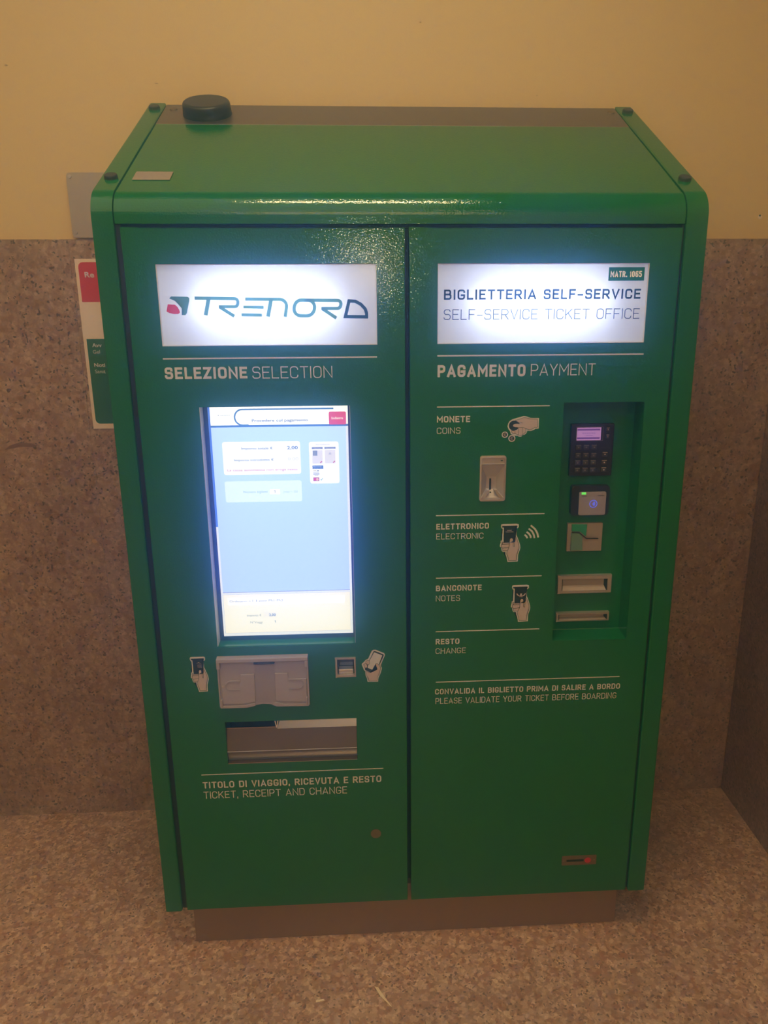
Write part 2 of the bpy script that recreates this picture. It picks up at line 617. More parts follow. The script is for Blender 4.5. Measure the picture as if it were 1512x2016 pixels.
def empty(name, label=None, cat=None, group=None, loc=(0, 0, 0), parent=None):
    o = bpy.data.objects.new(name, None)
    COL.objects.link(o)
    o.location = loc
    o.empty_display_size = 0.05
    if label:
        o['label'] = label
    if cat:
        o['category'] = cat
    if group:
        o['group'] = group
    if parent:
        o.parent = parent
    return o
COIN_HAND = {'outer':[(0.2107,1.3216),(0.2137,1.3273),(0.2187,1.3307),(0.2256,1.3328),(0.2426,1.3374),(0.249,1.3363),(0.2567,1.3331),(0.2739,1.3328),(0.2739,1.3121),(0.2678,1.3118),(0.2641,1.3093),(0.2584,1.3075),(0.2501,1.3082),(0.249,1.3031),(0.2453,1.2993),(0.2414,1.2994),(0.2384,1.2955),(0.2339,1.2956),(0.2313,1.2976),(0.2249,1.2977),(0.221,1.2997),(0.2171,1.301),(0.2156,1.3068),(0.2123,1.3107),(0.2099,1.3165)],'coin':[(0.2223,1.3185,0.0105)],'fill':[(0.2251,1.329),(0.2433,1.3351),(0.2491,1.3341),(0.2568,1.3318),(0.2714,1.3316),(0.2725,1.3143),(0.2664,1.3138),(0.2627,1.3113),(0.257,1.3091),(0.2513,1.3101),(0.248,1.3121),(0.2477,1.3038),(0.2433,1.3006),(0.2396,1.2975),(0.2338,1.2975),(0.2299,1.2995),(0.2254,1.3009),(0.2209,1.3016),(0.218,1.3042),(0.2175,1.308),(0.2226,1.3077),(0.2283,1.3098),(0.232,1.3136),(0.2243,1.315),(0.2204,1.3163),(0.2203,1.3202),(0.224,1.3223),(0.2342,1.3225),(0.2316,1.3251)],'lines':[[(0.2329,1.3251),(0.2392,1.325),(0.239,1.3225)],[(0.2249,1.3073),(0.2254,1.3009)],[(0.2324,1.3123),(0.2325,1.2988)],[(0.2403,1.3135),(0.2408,1.3)],[(0.2326,1.3142),(0.2434,1.3141),(0.248,1.3115)]],'coins':[(0.2039,1.2994,0.0067),(0.2189,1.2913,0.0074)]}
CARD_HAND = {'outer':[(0.052,0.937),(0.075,0.98),(0.149,0.986),(0.776,0.988),(0.851,0.976),(0.858,0.925),(0.821,0.898),(0.761,0.878),(0.758,0.706),(0.821,0.635),(0.955,0.439),(0.97,0.361),(0.918,0.267),(0.873,0.204),(0.869,0.024),(0.415,0.016),(0.373,0.133),(0.313,0.204),(0.306,0.282),(0.157,0.286),(0.119,0.322),(0.104,0.392),(0.03,0.424),(0.045,0.471),(0.075,0.525),(0.06,0.549),(0.127,0.565),(0.142,0.878),(0.075,0.902)],'card':[(0.104,0.949),(0.806,0.953),(0.821,0.922),(0.731,0.902),(0.724,0.518),(0.179,0.518),(0.172,0.902),(0.097,0.918)],'fill':[(0.104,0.541),(0.179,0.508),(0.463,0.508),(0.47,0.596),(0.507,0.627),(0.582,0.631),(0.627,0.604),(0.642,0.518),(0.724,0.533),(0.746,0.675),(0.806,0.612),(0.925,0.439),(0.94,0.361),(0.881,0.267),(0.836,0.204),(0.821,0.039),(0.448,0.039),(0.418,0.133),(0.351,0.212),(0.366,0.298),(0.157,0.298),(0.149,0.373),(0.075,0.4),(0.082,0.455),(0.134,0.471)],'lines':[[(0.134,0.471),(0.463,0.478)],[(0.149,0.373),(0.448,0.388)],[(0.373,0.294),(0.448,0.384),(0.466,0.514)],[(0.642,0.518),(0.649,0.408)],[(0.713,0.518),(0.701,0.4),(0.657,0.404)]]}
WAVES = [[(0.2667,1.0989),(0.2763,1.0904),(0.282,1.0806),(0.2841,1.0708)],[(0.2623,1.0914),(0.2698,1.0857),(0.2741,1.078),(0.2758,1.0696)],[(0.2583,1.0842),(0.2641,1.0796),(0.2673,1.074),(0.2675,1.0698)],[(0.2539,1.0778),(0.2577,1.0749),(0.2602,1.0697)]]
PHONE_HAND = {'outer':[(-0.0784,0.8128),(-0.0742,0.813),(-0.0547,0.8039),(-0.0532,0.7998),(-0.0636,0.7744),(-0.061,0.769),(-0.0611,0.7649),(-0.0633,0.7561),(-0.0677,0.7456),(-0.0693,0.7427),(-0.0697,0.7344),(-0.0924,0.7349),(-0.0931,0.7424),(-0.0964,0.7496),(-0.0972,0.7614),(-0.1004,0.7645),(-0.1013,0.7686),(-0.1046,0.7775),(-0.1038,0.7804),(-0.0995,0.7838),(-0.0962,0.7884),(-0.0903,0.7911),(-0.0816,0.8106)],'phone':[(-0.0779,0.8105),(-0.0742,0.8101),(-0.0561,0.8016),(-0.0553,0.7987),(-0.0662,0.7745),(-0.0706,0.7652),(-0.0856,0.7572),(-0.0985,0.7641),(-0.0979,0.7697),(-0.0877,0.7892)],'screen':[(-0.0769,0.8075),(-0.0588,0.7994),(-0.0662,0.7786),(-0.0706,0.7658),(-0.0781,0.7622),(-0.0923,0.7695),(-0.0872,0.7875)],'fill':[(-0.0741,0.7789),(-0.0704,0.7799),(-0.0673,0.7763),(-0.0637,0.7697),(-0.0632,0.7656),(-0.066,0.7556),(-0.0704,0.7463),(-0.0716,0.7357),(-0.0902,0.7363),(-0.0909,0.7435),(-0.0953,0.7501),(-0.0967,0.7608),(-0.0856,0.7569),(-0.0706,0.7646),(-0.0714,0.7688),(-0.0747,0.7748)],'fingers':[[(-0.0963,0.7854),(-0.0925,0.7882),(-0.0883,0.7869),(-0.0868,0.7822),(-0.089,0.7776),(-0.0922,0.7771),(-0.0963,0.7813)],[(-0.1012,0.778),(-0.0969,0.7814),(-0.0932,0.7771),(-0.0928,0.773),(-0.0944,0.769),(-0.0987,0.7697)]]}
LOGO = {'green':[(-0.4655,1.5785),(-0.4617,1.5826),(-0.4297,1.5817),(-0.4265,1.579),(-0.4268,1.5749),(-0.4337,1.5501),(-0.4367,1.5467),(-0.4437,1.5467),(-0.4405,1.5515),(-0.4427,1.5598),(-0.4489,1.5695),(-0.4568,1.575)],'red':[(-0.4692,1.5675),(-0.4554,1.5668),(-0.4508,1.5626),(-0.4472,1.5557),(-0.4468,1.5516),(-0.4506,1.5488),(-0.459,1.5489),(-0.4672,1.551),(-0.4728,1.5538)],'strokes':[([(-0.4163,1.5792),(-0.3314,1.5776,0.007),(-0.3345,1.5624,0.0063),(-0.3707,1.5626)],0.0055),([(-0.3694,1.5622),(-0.3415,1.544)],0.0058),([(-0.3893,1.5777),(-0.3972,1.5462)],0.0068),([(-0.3184,1.5769),(-0.2813,1.5763),(-0.2354,1.5757,0.0127),(-0.2419,1.5423)],0.0057),([(-0.3228,1.5617),(-0.2831,1.5608)],0.0051),([(-0.3274,1.5467),(-0.2873,1.5458)],0.0053),([(-0.2679,1.5755),(-0.2757,1.5429)],0.0066),([(-0.2022,1.5743),(-0.1291,1.5731,0.0071),(-0.133,1.5578,0.0071),(-0.1701,1.558)],0.0055),([(-0.1687,1.558),(-0.1407,1.5393)],0.0058)],'ring':[(-0.2199,1.5748,0.0149),(-0.1803,1.5736,0.0135),(-0.1863,1.5438,0.0157),(-0.2269,1.5444,0.0142)],'d':[(-0.1148,1.5722),(-0.1027,1.5716,0.0029),(-0.0914,1.5656,0.0043),(-0.083,1.5564,0.0043),(-0.0805,1.548,0.0029),(-0.0807,1.5413),(-0.1227,1.542)]}

# ------------------------------------------------------------------ the setting
YW = 0.549          # back wall (granite face)
XR = 1.058          # right wall (granite face)
ZW = 1.7165         # top of the granite wainscot

bm = bmesh.new()
box(bm, -3.6, XR + 0.2, YW + 0.02, YW + 0.2, 0.0, ZW)
box(bm, -3.6, XR + 0.2, YW + 0.005, YW + 0.2, ZW, 3.3)
wall_back = link('wall_back', bm, 'plaster', kind='structure')
cols = [(-3.40, -2.6), (-2.6, -1.72), (-1.72, -0.84), (-0.84, 0.11), (0.11, XR)]
for i, (a, b) in enumerate(cols):
    rows = [(0.0, 0.984), (0.984, ZW)] if i < 3 else [(0.0, ZW)]
    for (c, d) in rows:
        bm = bmesh.new()
        box(bm, a + 0.0002, b - 0.0002, YW, YW + 0.02, c + 0.0002, d - 0.0002, bev=0.0004)
        link('granite_panel', bm, 'gran_wall', wall_back)

bm = bmesh.new()
box(bm, XR + 0.02, XR + 0.2, -6.0, YW + 0.02, 0.0, ZW)
box(bm, XR + 0.005, XR + 0.2, -6.0, YW + 0.005, ZW, 3.3)
wall_right = link('wall_right', bm, 'plaster', kind='structure')
for (a, b) in [(-6.0, -4.6), (-4.6, -3.2), (-3.2, -2.1), (-2.1, -1.2), (-1.2, -0.35), (-0.35, YW)]:
    bm = bmesh.new()
    box(bm, XR, XR + 0.02, a + 0.0002, b - 0.0002, 0.0004, ZW - 0.0004, bev=0.0004)
    link('granite_panel', bm, 'gran_wall', wall_right)

bm = bmesh.new()
box(bm, -3.6, XR + 0.2, -6.0, YW + 0.2, -0.2, -0.0205)
floor = link('floor', bm, 'joint', kind='structure')
for (a, b) in [(-3.6, -2.3), (-2.3, -0.776), (-0.776, XR + 0.02)]:
    for (c, d) in [(-6.0, -4.6), (-4.6, -3.2), (-3.2, -1.9), (-1.9, -0.62), (-0.62, YW + 0.02)]:
        bm = bmesh.new()
        box(bm, a + 0.0003, b - 0.0003, c + 0.0003, d - 0.0003, -0.02, 0.0)
        link('floor_slab', bm, 'gran_floor', floor)

# the rest of the hall, out of view
bm = bmesh.new(); box(bm, -3.8, -3.6, -6.0, YW + 0.2, 0.0, 3.3)
link('wall_left', bm, 'plaster', kind='structure')
bm = bmesh.new(); box(bm, -3.8, XR + 0.2, -6.2, -6.0, 0.0, 3.3)
link('wall_front', bm, 'plaster', kind='structure')
bm = bmesh.new(); box(bm, -3.8, XR + 0.2, -6.2, YW + 0.2, 3.3, 3.45)
link('ceiling', bm, 'plaster', kind='structure')

# screw holes and knocks in the plaster
for k, (x, z, r) in enumerate([(0.9753, 1.7751, 0.0026)]):
    bm = bmesh.new()
    prism_y(bm, circle(x, z, r, 12), YW + 0.0035, YW + 0.0056)
    link('screw_hole', bm, 'dark', wall_back)
    bm = bmesh.new()
    prism_y(bm, circle(x + 0.001, z - 0.0035, r * 2.2, 10), YW + 0.0042, YW + 0.0056)
    link('plaster_chip', bm, 'poster', wall_back)
for (x, z, w, h) in [(-0.5844, 2.0804, 0.010, 0.002), (0.0659, 2.2219, 0.006, 0.003), (0.3615, 2.0609, 0.004, 0.002), (-0.9398, 2.1172, 0.009, 0.004)]:
    bm = bmesh.new()
    prism_y(bm, [(x - w / 2, z), (x, z - h / 2), (x + w / 2, z), (x, z + h / 2)], YW + 0.0042, YW + 0.0056)
    link('plaster_chip', bm, 'gum', wall_back)
# stain and a pale spot on the left granite
bm = bmesh.new()
prism_y(bm, [(-1.075, 1.168), (-1.06, 1.181), (-1.035, 1.188), (-1.0, 1.186), (-0.984, 1.179), (-0.995, 1.175), (-1.03, 1.177), (-1.05, 1.173)], YW - 0.0003, YW + 0.001)
link('stain', bm, plain('stain_brown', (112, 82, 68), 0.6), wall_back)
bm = bmesh.new()
prism_y(bm, [(-0.872, 0.899), (-0.868, 0.906), (-0.858, 0.906), (-0.855, 0.897), (-0.864, 0.893)], YW - 0.0003, YW + 0.001)
link('stain', bm, plain('spot_tan', (176, 142, 104), 0.6), wall_back)

# ------------------------------------------------------------------ small things around the machine
t = empty('wall_plate', 'bare metal cover plate screwed to cream wall, half behind green machine', 'plate', loc=(-0.747, YW, 1.72))
bm = bmesh.new()
prism_y(bm, rrect(-0.8245 + 0.747, -0.67 + 0.747, 0.0, 0.155, 0.010), -0.006, 0.004)
link('plate', bm, 'plate', t)
for (x, z) in [(-0.8150, 0.1455), (-0.8150, 0.0130), (-0.680, 0.1455), (-0.680, 0.0130)]:
    bm = bmesh.new()
    prism_y(bm, circle(x + 0.747, z, 0.0042, 14), -0.0085, -0.004)
    box(bm, x + 0.747 - 0.003, x + 0.747 + 0.003, -0.0088, -0.008, z - 0.0005, z + 0.0005)
    link('screw', bm, 'cast', t)

t = empty('wall_notice', 'white-edged notice with red and green blocks on granite, behind machine left side', 'notice', loc=(0, YW, 0))
Y = -0.0035
bm = bmesh.new()
prism_y(bm, [(-0.8285, 1.2245), (-0.531, 1.2245), (-0.531, 1.6680), (-0.8285, 1.6680)], Y, -0.0002)
link('board', bm, 'poster', t)
flat('red_block', rrect(-0.8205, -0.539, 1.5602, 1.6600, 0.012, corners='cd'), Y - 0.0003, 'red_print', t, label='red printed block')
flat('green_block', rrect(-0.8205, -0.539, 1.2385, 1.4655, 0.012, corners='ab'), Y - 0.0003, 'green_print', t, label='green printed block')
text_obj('lettering', 'Re', -0.8065, -0.7825, 1.6222, 0.0135, 'print_white', t, Y - 0.0006, 0.02, label='white lettering on the red block')
text_obj('lettering', 'Avv', -0.8075, -0.7825, 1.4442, 0.0100, 'print_white', t, Y - 0.0006, 0.02)
text_obj('lettering', 'Gel', -0.8073, -0.7890, 1.4270, 0.0098, 'print_white', t, Y - 0.0006, 0.0)
text_obj('lettering', 'Noti', -0.8077, -0.7790, 1.3920, 0.0098, 'print_white', t, Y - 0.0006, 0.02)
text_obj('lettering', 'Sanit', -0.8073, -0.7800, 1.3752, 0.0098, 'print_white', t, Y - 0.0006, 0.0)

def scrap(name, label, pts):
    cx = sum(p[0] for p in pts) / len(pts)
    cy = sum(p[1] for p in pts) / len(pts)
    bm = bmesh.new()
    a = [bm.verts.new((x - cx, y - cy, 0.0012)) for x, y in pts]
    b = [bm.verts.new((x - cx, y - cy, 0.0)) for x, y in pts]
    n = len(pts)
    bm.faces.new(a); bm.faces.new(b[::-1])
    for i in range(n):
        bm.faces.new((a[i], b[i], b[(i + 1) % n], a[(i + 1) % n]))
    o = link(name, bm, 'paper', label=label)
    o.location = (cx, cy, 0.0)
    o['category'] = 'litter'
scrap('paper_scrap', 'long pointed white paper sliver on the granite floor in front', [(-0.0900, -0.126), (-0.0815, -0.129), (-0.0690, -0.152), (-0.0510, -0.181), (-0.0540, -0.179), (-0.0780, -0.150)])
scrap('paper_scrap', 'tiny pale paper shred on the floor, left of the sliver', [(-0.2270, -0.154), (-0.2080, -0.152), (-0.2075, -0.156), (-0.2260, -0.160)])

# ------------------------------------------------------------------ THE TICKET MACHINE
mach = empty('ticket_machine', 'green two-door self-service ticket machine with lit signs and touch screen', 'ticket machine')
ZB, ZT = 0.127, 1.7095
XL, XRr = -0.5960, 0.5940

def arc_profile(off=0.0, z_bot=0.127, y_back=0.515):
    """front edge, rounded shoulder and sloping roof, as (y, z)"""
    R = 0.055 + off
    cy, cz = 0.055, 1.729
    pts = [(cy - R, z_bot)]
    for k in range(15):
        a = math.radians(63.0 * k / 14)
        pts.append((cy - R * math.cos(a), cz + R * math.sin(a)))
    s = (pts[-1][0], pts[-1][1])
    pts.append((y_back, s[1] + (y_back - s[0]) * math.tan(math.radians(27.0))))
    return pts

# side panels
for (a, b) in ((XL, -0.5560), (0.5510, XRr)):
    bm = bmesh.new()
    prism_x(bm, arc_profile(0.003) + [(0.515, ZB)], a, b, bev=0.0035)
    sp = link('side_panel', bm, 'green', mach)
    xm = (a + b) / 2
    for (y, z) in ((0.080, 1.8050), (0.476, 2.0075)):
        bm = bmesh.new()
        r = bmesh.ops.create_cone(bm, cap_ends=True, segments=24, radius1=0.0135, radius2=0.0125, depth=0.008)
        bmesh.ops.bevel(bm, geom=[e for e in bm.edges if all(v.co.z > 0 for v in e.verts)], offset=0.002, segments=2, affect='EDGES', profile=0.5)
        bmesh.ops.rotate(bm, verts=bm.verts, matrix=Matrix.Rotation(math.radians(27), 3, 'X'))
        # stands on the sloping edge
        zz = 1.729 + 0.058 * math.sin(math.radians(63)) + (y - (0.055 - 0.058 * math.cos(math.radians(63)))) * math.tan(math.radians(27))
        bmesh.ops.translate(bm, verts=bm.verts, vec=(xm, y - 0.0016, zz + 0.0030))
        link('bolt_cap', bm, 'cap', sp, label='black round bolt cap')

# body behind the doors
bm = bmesh.new()
box(bm, -0.552, 0.547, 0.125, 0.512, ZB, 1.712)
link('inner_body', bm, 'dark', mach, label='dark cabinet body seen in the door gaps')

# hood
pr = arc_profile(0.0, 1.7165, 0.384)
bm = bmesh.new()
prism_x(bm, pr + [(0.384, 1.7165)], -0.5545, 0.5495, bev=0.0012)
hood = link('hood', bm, 'green', mach)
zs = pr[-1][1]
bm = bmesh.new()
tn = math.tan(math.radians(27))
prism_x(bm, [(0.3855, zs + 0.0008), (0.515, zs + 0.0008 + 0.1295 * tn), (0.515, 1.72), (0.3855, 1.72)], -0.5545, 0.5495)
strip = link('rear_strip', bm, 'zinc', mach, label='bare metal strip along the back of the roof')
def on_roof(bm, y, off=0.0):
    bmesh.ops.rotate(bm, verts=bm.verts, matrix=Matrix.Rotation(math.radians(27), 3, 'X'))
    z = 1.729 + 0.055 * math.sin(math.radians(63)) + (y - 0.03003) * tn
    return Vector((0, y - off * math.sin(math.radians(27)), z + off * math.cos(math.radians(27))))
for x in (-0.532, 0.532):
    bm = bmesh.new()
    bmesh.ops.create_cone(bm, cap_ends=True, segments=16, radius1=0.0095, radius2=0.0085, depth=0.003)
    v = on_roof(bm, 0.481, 0.0012)
    bmesh.ops.translate(bm, verts=bm.verts, vec=v + Vector((x, 0, 0)))
    link('rivet', bm, 'steel_dull', strip)
# roof name plate
bm = bmesh.new()
box(bm, -0.0365, 0.0365, -0.0215, 0.0215, -0.0005, 0.0014, bev=0.0006)
v = on_roof(bm, 0.0965, 0.0006)
bmesh.ops.translate(bm, verts=bm.verts, vec=v + Vector((-0.4990, 0, 0)))
np_ = link('name_plate', bm, 'plate', hood, label='small blank metal plate on the roof')
# antenna
bm = bmesh.new()
bmesh.ops.create_cone(bm, cap_ends=True, segments=56, radius1=0.0570, radius2=0.0545, depth=0.030)
bmesh.ops.bevel(bm, geom=[e for e in bm.edges if all(q.co.z > 0 for q in e.verts)], offset=0.007, segments=4, affect='EDGES', profile=0.5)
v = on_roof(bm, 0.452, 0.0148)
bmesh.ops.translate(bm, verts=bm.verts, vec=v + Vector((-0.4470, 0, 0)))
ant = link('antenna', bm, 'antenna', mach, label='black round puck antenna on the roof')
for p in ant.data.polygons:
    p.use_smooth = len(p.vertices) < 8

# plinth
bm = bmesh.new()
box(bm, -0.5385, 0.5365, 0.030, 0.50, 0.0, ZB - 0.0005, bev=0.001)
link('plinth', bm, 'plinth', mach, label='steel plinth standing on the floor')

# door gaps: steel bracket, and dark strips that paint in the shade
bm = bmesh.new()
box(bm, -0.0035, 0.0045, 0.030, 0.060, 0.166, ZT)
link('gap_shade', bm, 'dark', mach)  # dark strip standing in for the shade between the doors
B('gap_bracket', 'steel_dull', (-0.0035, 0.0045, 0.012, 0.06, 0.128, 0.166), mach)
bm = bmesh.new()
box(bm, -0.5558, -0.5452, 0.007, 0.060, 0.1275, 1.7155)
box(bm, 0.5468, 0.5508, 0.007, 0.060, 0.1275, 1.7155)
box(bm, -0.5452, 0.5468, 0.020, 0.060, 1.7097, 1.7163)
link('edge_shade', bm, 'dark', mach)  # dark strips standing in for the shade round the door edges

# doors
TRAY = (-0.4195, -0.1200, 0.5330, 0.6415)
SCR = (-0.4230, -0.1180, 0.8300, 1.3645)
SGL = (-0.4855, -0.0600, 1.4870, 1.6425)
SGR = (0.0610, 0.4850, 1.4870, 1.6425)
PAY = (0.3265, 0.4965, 0.8220, 1.3645)
COINH = (0.1562, 0.2043, 1.1605, 1.2510)
RDR = (-0.1610, -0.1212, 0.7520, 0.7940)
bm = bmesh.new()
plate_holes(bm, -0.5445, -0.0040, ZB, ZT, [TRAY, SCR, SGL, RDR], 0.0, 0.060, bev=0.0012)
dl = link('door', bm, 'green', mach, label='left door with touch screen and output tray')
bm = bmesh.new()
plate_holes(bm, 0.0050, 0.5460, ZB, ZT, [SGR, PAY, COINH], 0.0, 0.060, bev=0.0012)
dr = link('door', bm, 'green', mach, label='right door with payment recess')

YP = -0.00025   # print lies this far in front of the door
def line(x0, x1, z, par, h=0.0022):
    bm = bmesh.new()
    box(bm, x0, x1, YP, 0.0002, z - h / 2, z + h / 2)
    link('rule_line', bm, 'print_white', par)
def word(s, x0, x1, z0, z1, t, par, mat='print_white'):
    bm = bmesh.new()
    letters(bm, s, x0, x1, z0, z1, t, YP)
    link('lettering', bm, mat, par, label=('white lettering reading ' + s)[:90])

line(-0.4865, -0.0610, 1.4625, dl, 0.0028)
word('SELEZIONE', -0.4855, -0.3222, 1.4222, 1.4455, 0.205, dl)
word('SELECTION', -0.3120, -0.1517, 1.4215, 1.4455, 0.085, dl)
line(0.0610, 0.4862, 1.4635, dr, 0.0028)
word('PAGAMENTO', 0.0618, 0.2425, 1.4205, 1.4450, 0.205, dr)
word('PAYMENT', 0.2535, 0.3880, 1.4215, 1.4455, 0.085, dr)
line(0.0610, 0.2962, 1.3592, dr)
word('MONETE', 0.0610, 0.1302, 1.3270, 1.3402, 0.20, dr)
word('COINS', 0.0610, 0.1105, 1.3030, 1.3162, 0.11, dr)
line(0.0605, 0.2955, 1.1250, dr)
word('ELETTRONICO', 0.0613, 0.1755, 1.0936, 1.1068, 0.20, dr)
word('ELECTRONIC', 0.0613, 0.1640, 1.0712, 1.0846, 0.11, dr)
line(0.0610, 0.2955, 0.9815, dr)
word('BANCONOTE', 0.0613, 0.1628, 0.9508, 0.9642, 0.20, dr)
word('NOTES', 0.0613, 0.1150, 0.9268, 0.9405, 0.11, dr)
line(0.0615, 0.2960, 0.8535, dr)
word('RESTO', 0.0616, 0.1152, 0.8222, 0.8356, 0.20, dr)
word('CHANGE', 0.0616, 0.1300, 0.7990, 0.8125, 0.11, dr)
line(0.0625, 0.4885, 0.7275, dr)
word('CONVALIDA IL BIGLIETTO PRIMA DI SALIRE A BORDO', 0.0610, 0.4915, 0.6962, 0.7102, 0.18, dr)
word('PLEASE VALIDATE YOUR TICKET BEFORE BOARDING', 0.0620, 0.4845, 0.6715, 0.6868, 0.11, dr)
line(-0.4825, -0.0600, 0.5065, dl)
word('TITOLO DI VIAGGIO, RICEVUTA E RESTO', -0.4812, -0.0650, 0.4700, 0.4876, 0.18, dl)
word('TICKET, RECEIPT AND CHANGE', -0.4812, -0.1465, 0.4420, 0.4612, 0.105, dl)

# ---- icons printed on the doors
def icon_card(par, x0, x1, z0, z1, kind, label):
    w, h = x1 - x0, z1 - z0
    f = lambda pts: [(x0 + p[0] * w, z0 + p[1] * h) for p in pts]
    bm = bmesh.new()
    ngon(bm, f(CARD_HAND['outer']), YP)
    ribbon(bm, f(CARD_HAND['outer']), w * 0.05, YP - 0.00002, True)
    link('pictogram', bm, 'print_white', par, label=label)
    bm = bmesh.new()
    ngon(bm, f(CARD_HAND['card']), YP - 0.0001)
    for l in CARD_HAND['lines']:
        ribbon(bm, f(l), w * 0.022, YP - 0.0003)
    ribbon(bm, f(CARD_HAND['fill']), w * 0.022, YP - 0.00026, True)
    link('pictogram', bm, 'print_dark', par, label='dark parts of the ' + label)
    bm = bmesh.new()
    ngon(bm, f(CARD_HAND['fill']), YP - 0.0002)
    if kind == 'ticket':
        ngon(bm, f([(.33, .80), (.50, .83), (.68, .80), (.50, .845)]), YP - 0.0002)
        for zz in (.77, .735, .70):
            ribbon(bm, f([(.42, zz), (.66, zz)]), h * 0.008, YP - 0.0002)
    if kind == 'note':
        c = [(.38 + .17 - .21 * math.cos(math.radians(a)), .745 - .075 * math.sin(math.radians(a))) for a in range(0, 181, 20)]
        c = [(x - 0.05, z + 0.03) for x, z in c]
        ribbon(bm, f(c), w * 0.05, YP - 0.0002)
        ngon(bm, f([(.46, .70), (.54, .70), (.55, .77), (.45, .77)]), YP - 0.00021)
        ribbon(bm, f([(.47, .70), (.45, .66)]), w * 0.02, YP - 0.0002)
        ribbon(bm, f([(.53, .70), (.55, .66)]), w * 0.02, YP - 0.0002)
    if kind == 'card':
        ribbon(bm, f([(.34, .832), (.55, .832)]), h * 0.014, YP - 0.0002)
        ribbon(bm, f([(.26, .790), (.63, .790)]), h * 0.012, YP - 0.0002)
    link('pictogram', bm, 'print_pale', par, label='pale hand of the ' + label)

icon_card(dl, -0.4870, -0.4475, 0.7215, 0.8090, 'ticket', 'pictogram of a hand taking a ticket')
icon_card(dr, 0.2000, 0.2460, 1.0155, 1.1035, 'card', 'pictogram of a hand inserting a card')
icon_card(dr, 0.2290, 0.2735, 0.8720, 0.9610, 'note', 'pictogram of a hand inserting a banknote')
bm = bmesh.new()
for k, l in enumerate(WAVES):
    ribbon(bm, [(p[0], p[1], 0.006) for p in l], 0.0039, YP)
link('wave_symbol', bm, 'print_white', dr, label='four curved radio waves')

def multi(name, mat, par, polys=(), ribs=(), label=None):
    bm = bmesh.new()
    for pts, y in polys:
        ngon(bm, pts, y)
    for pts, w, y, c in ribs:
        ribbon(bm, pts, w, y, c)
    return link(name, bm, mat, par, label=label)
d = COIN_HAND
cx, cz, cr = d['coin'][0]
sm = d['coins']
multi('pictogram', 'print_white', dr, [(d['outer'], YP)] + [(circle(c[0], c[1], c[2]), YP - 0.0003) for c in sm], [(d['outer'], 0.0018, YP - 0.00002, True)], label='pictogram of a hand inserting coins')
multi('pictogram', 'print_dark', dr, [(circle(cx, cz, cr), YP - 0.0001)] + [(circle(c[0], c[1], c[2] * 0.70), YP - 0.0004) for c in sm], [(l, 0.0007, YP - 0.0003, False) for l in d['lines']] + [(d['fill'], 0.0008, YP - 0.00026, True)], label='dark parts of the coin pictogram')
bm = bmesh.new()
ngon(bm, d['fill'], YP - 0.0002)
for c in sm:
    r = c[2] * 0.40
    e = [(c[0] + r * 0.3 + r * math.cos(math.radians(a)), c[1] + r * math.sin(math.radians(a))) for a in range(50, 311, 20)]
    ribbon(bm, e, 0.0008, YP - 0.0005)
    ribbon(bm, [(c[0] - r * 1.1, c[1] + r * 0.22), (c[0] + r * 0.5, c[1] + r * 0.22)], 0.0005, YP - 0.0005)
    ribbon(bm, [(c[0] - r * 1.1, c[1] - r * 0.22), (c[0] + r * 0.5, c[1] - r * 0.22)], 0.0005, YP - 0.0005)
link('pictogram', bm, 'print_pale', dr, label='pale hand of the coin pictogram')
d = PHONE_HAND
multi('pictogram', 'print_white', dl, [(d['outer'], YP), (d['screen'], YP - 0.0002)], [(d['outer'], 0.0014, YP - 0.00002, True)], label='pictogram of a hand showing a phone')
multi('pictogram', 'print_dark', dl, [(d['phone'], YP - 0.0001)], [(d['fill'], 0.0007, YP - 0.0004, True)] + [(l, 0.0007, YP - 0.0004, True) for l in d['fingers']], label='dark parts of the phone pictogram')
multi('pictogram', 'print_pale', dl, [(d['fill'], YP - 0.0003)] + [(l, YP - 0.0003) for l in d['fingers']], label='pale hand of the phone pictogram')

# door lock and maker's badge
bm = bmesh.new()
prism_y(bm, circle(-0.0800, 0.3262, 0.0125, 28), -0.0012, 0.001)
link('lock_cover', bm, 'steel_dull', dl, label='round steel lock cover')
bm = bmesh.new()
prism_y(bm, rrect(0.3790, 0.4655, 0.2102, 0.2378, 0.002), -0.0014, 0.0005)
link('maker_badge', bm, 'steel_dull', dr, label='small steel badge with a dark line and red dot')
multi('maker_badge', 'print_dark', dr, [(rrect(0.3900, 0.4340, 0.2205, 0.2268, 0.003), -0.0017)], label='dark print on the badge')
multi('maker_badge', 'red_print', dr, [(circle(0.4440, 0.2235, 0.0078), -0.0018)], label='red dot on the badge')
for x in (0.3840, 0.4600):
    flat('badge_screw', circle(x, 0.2240, 0.0016, 10), -0.0018, 'cast', dr)

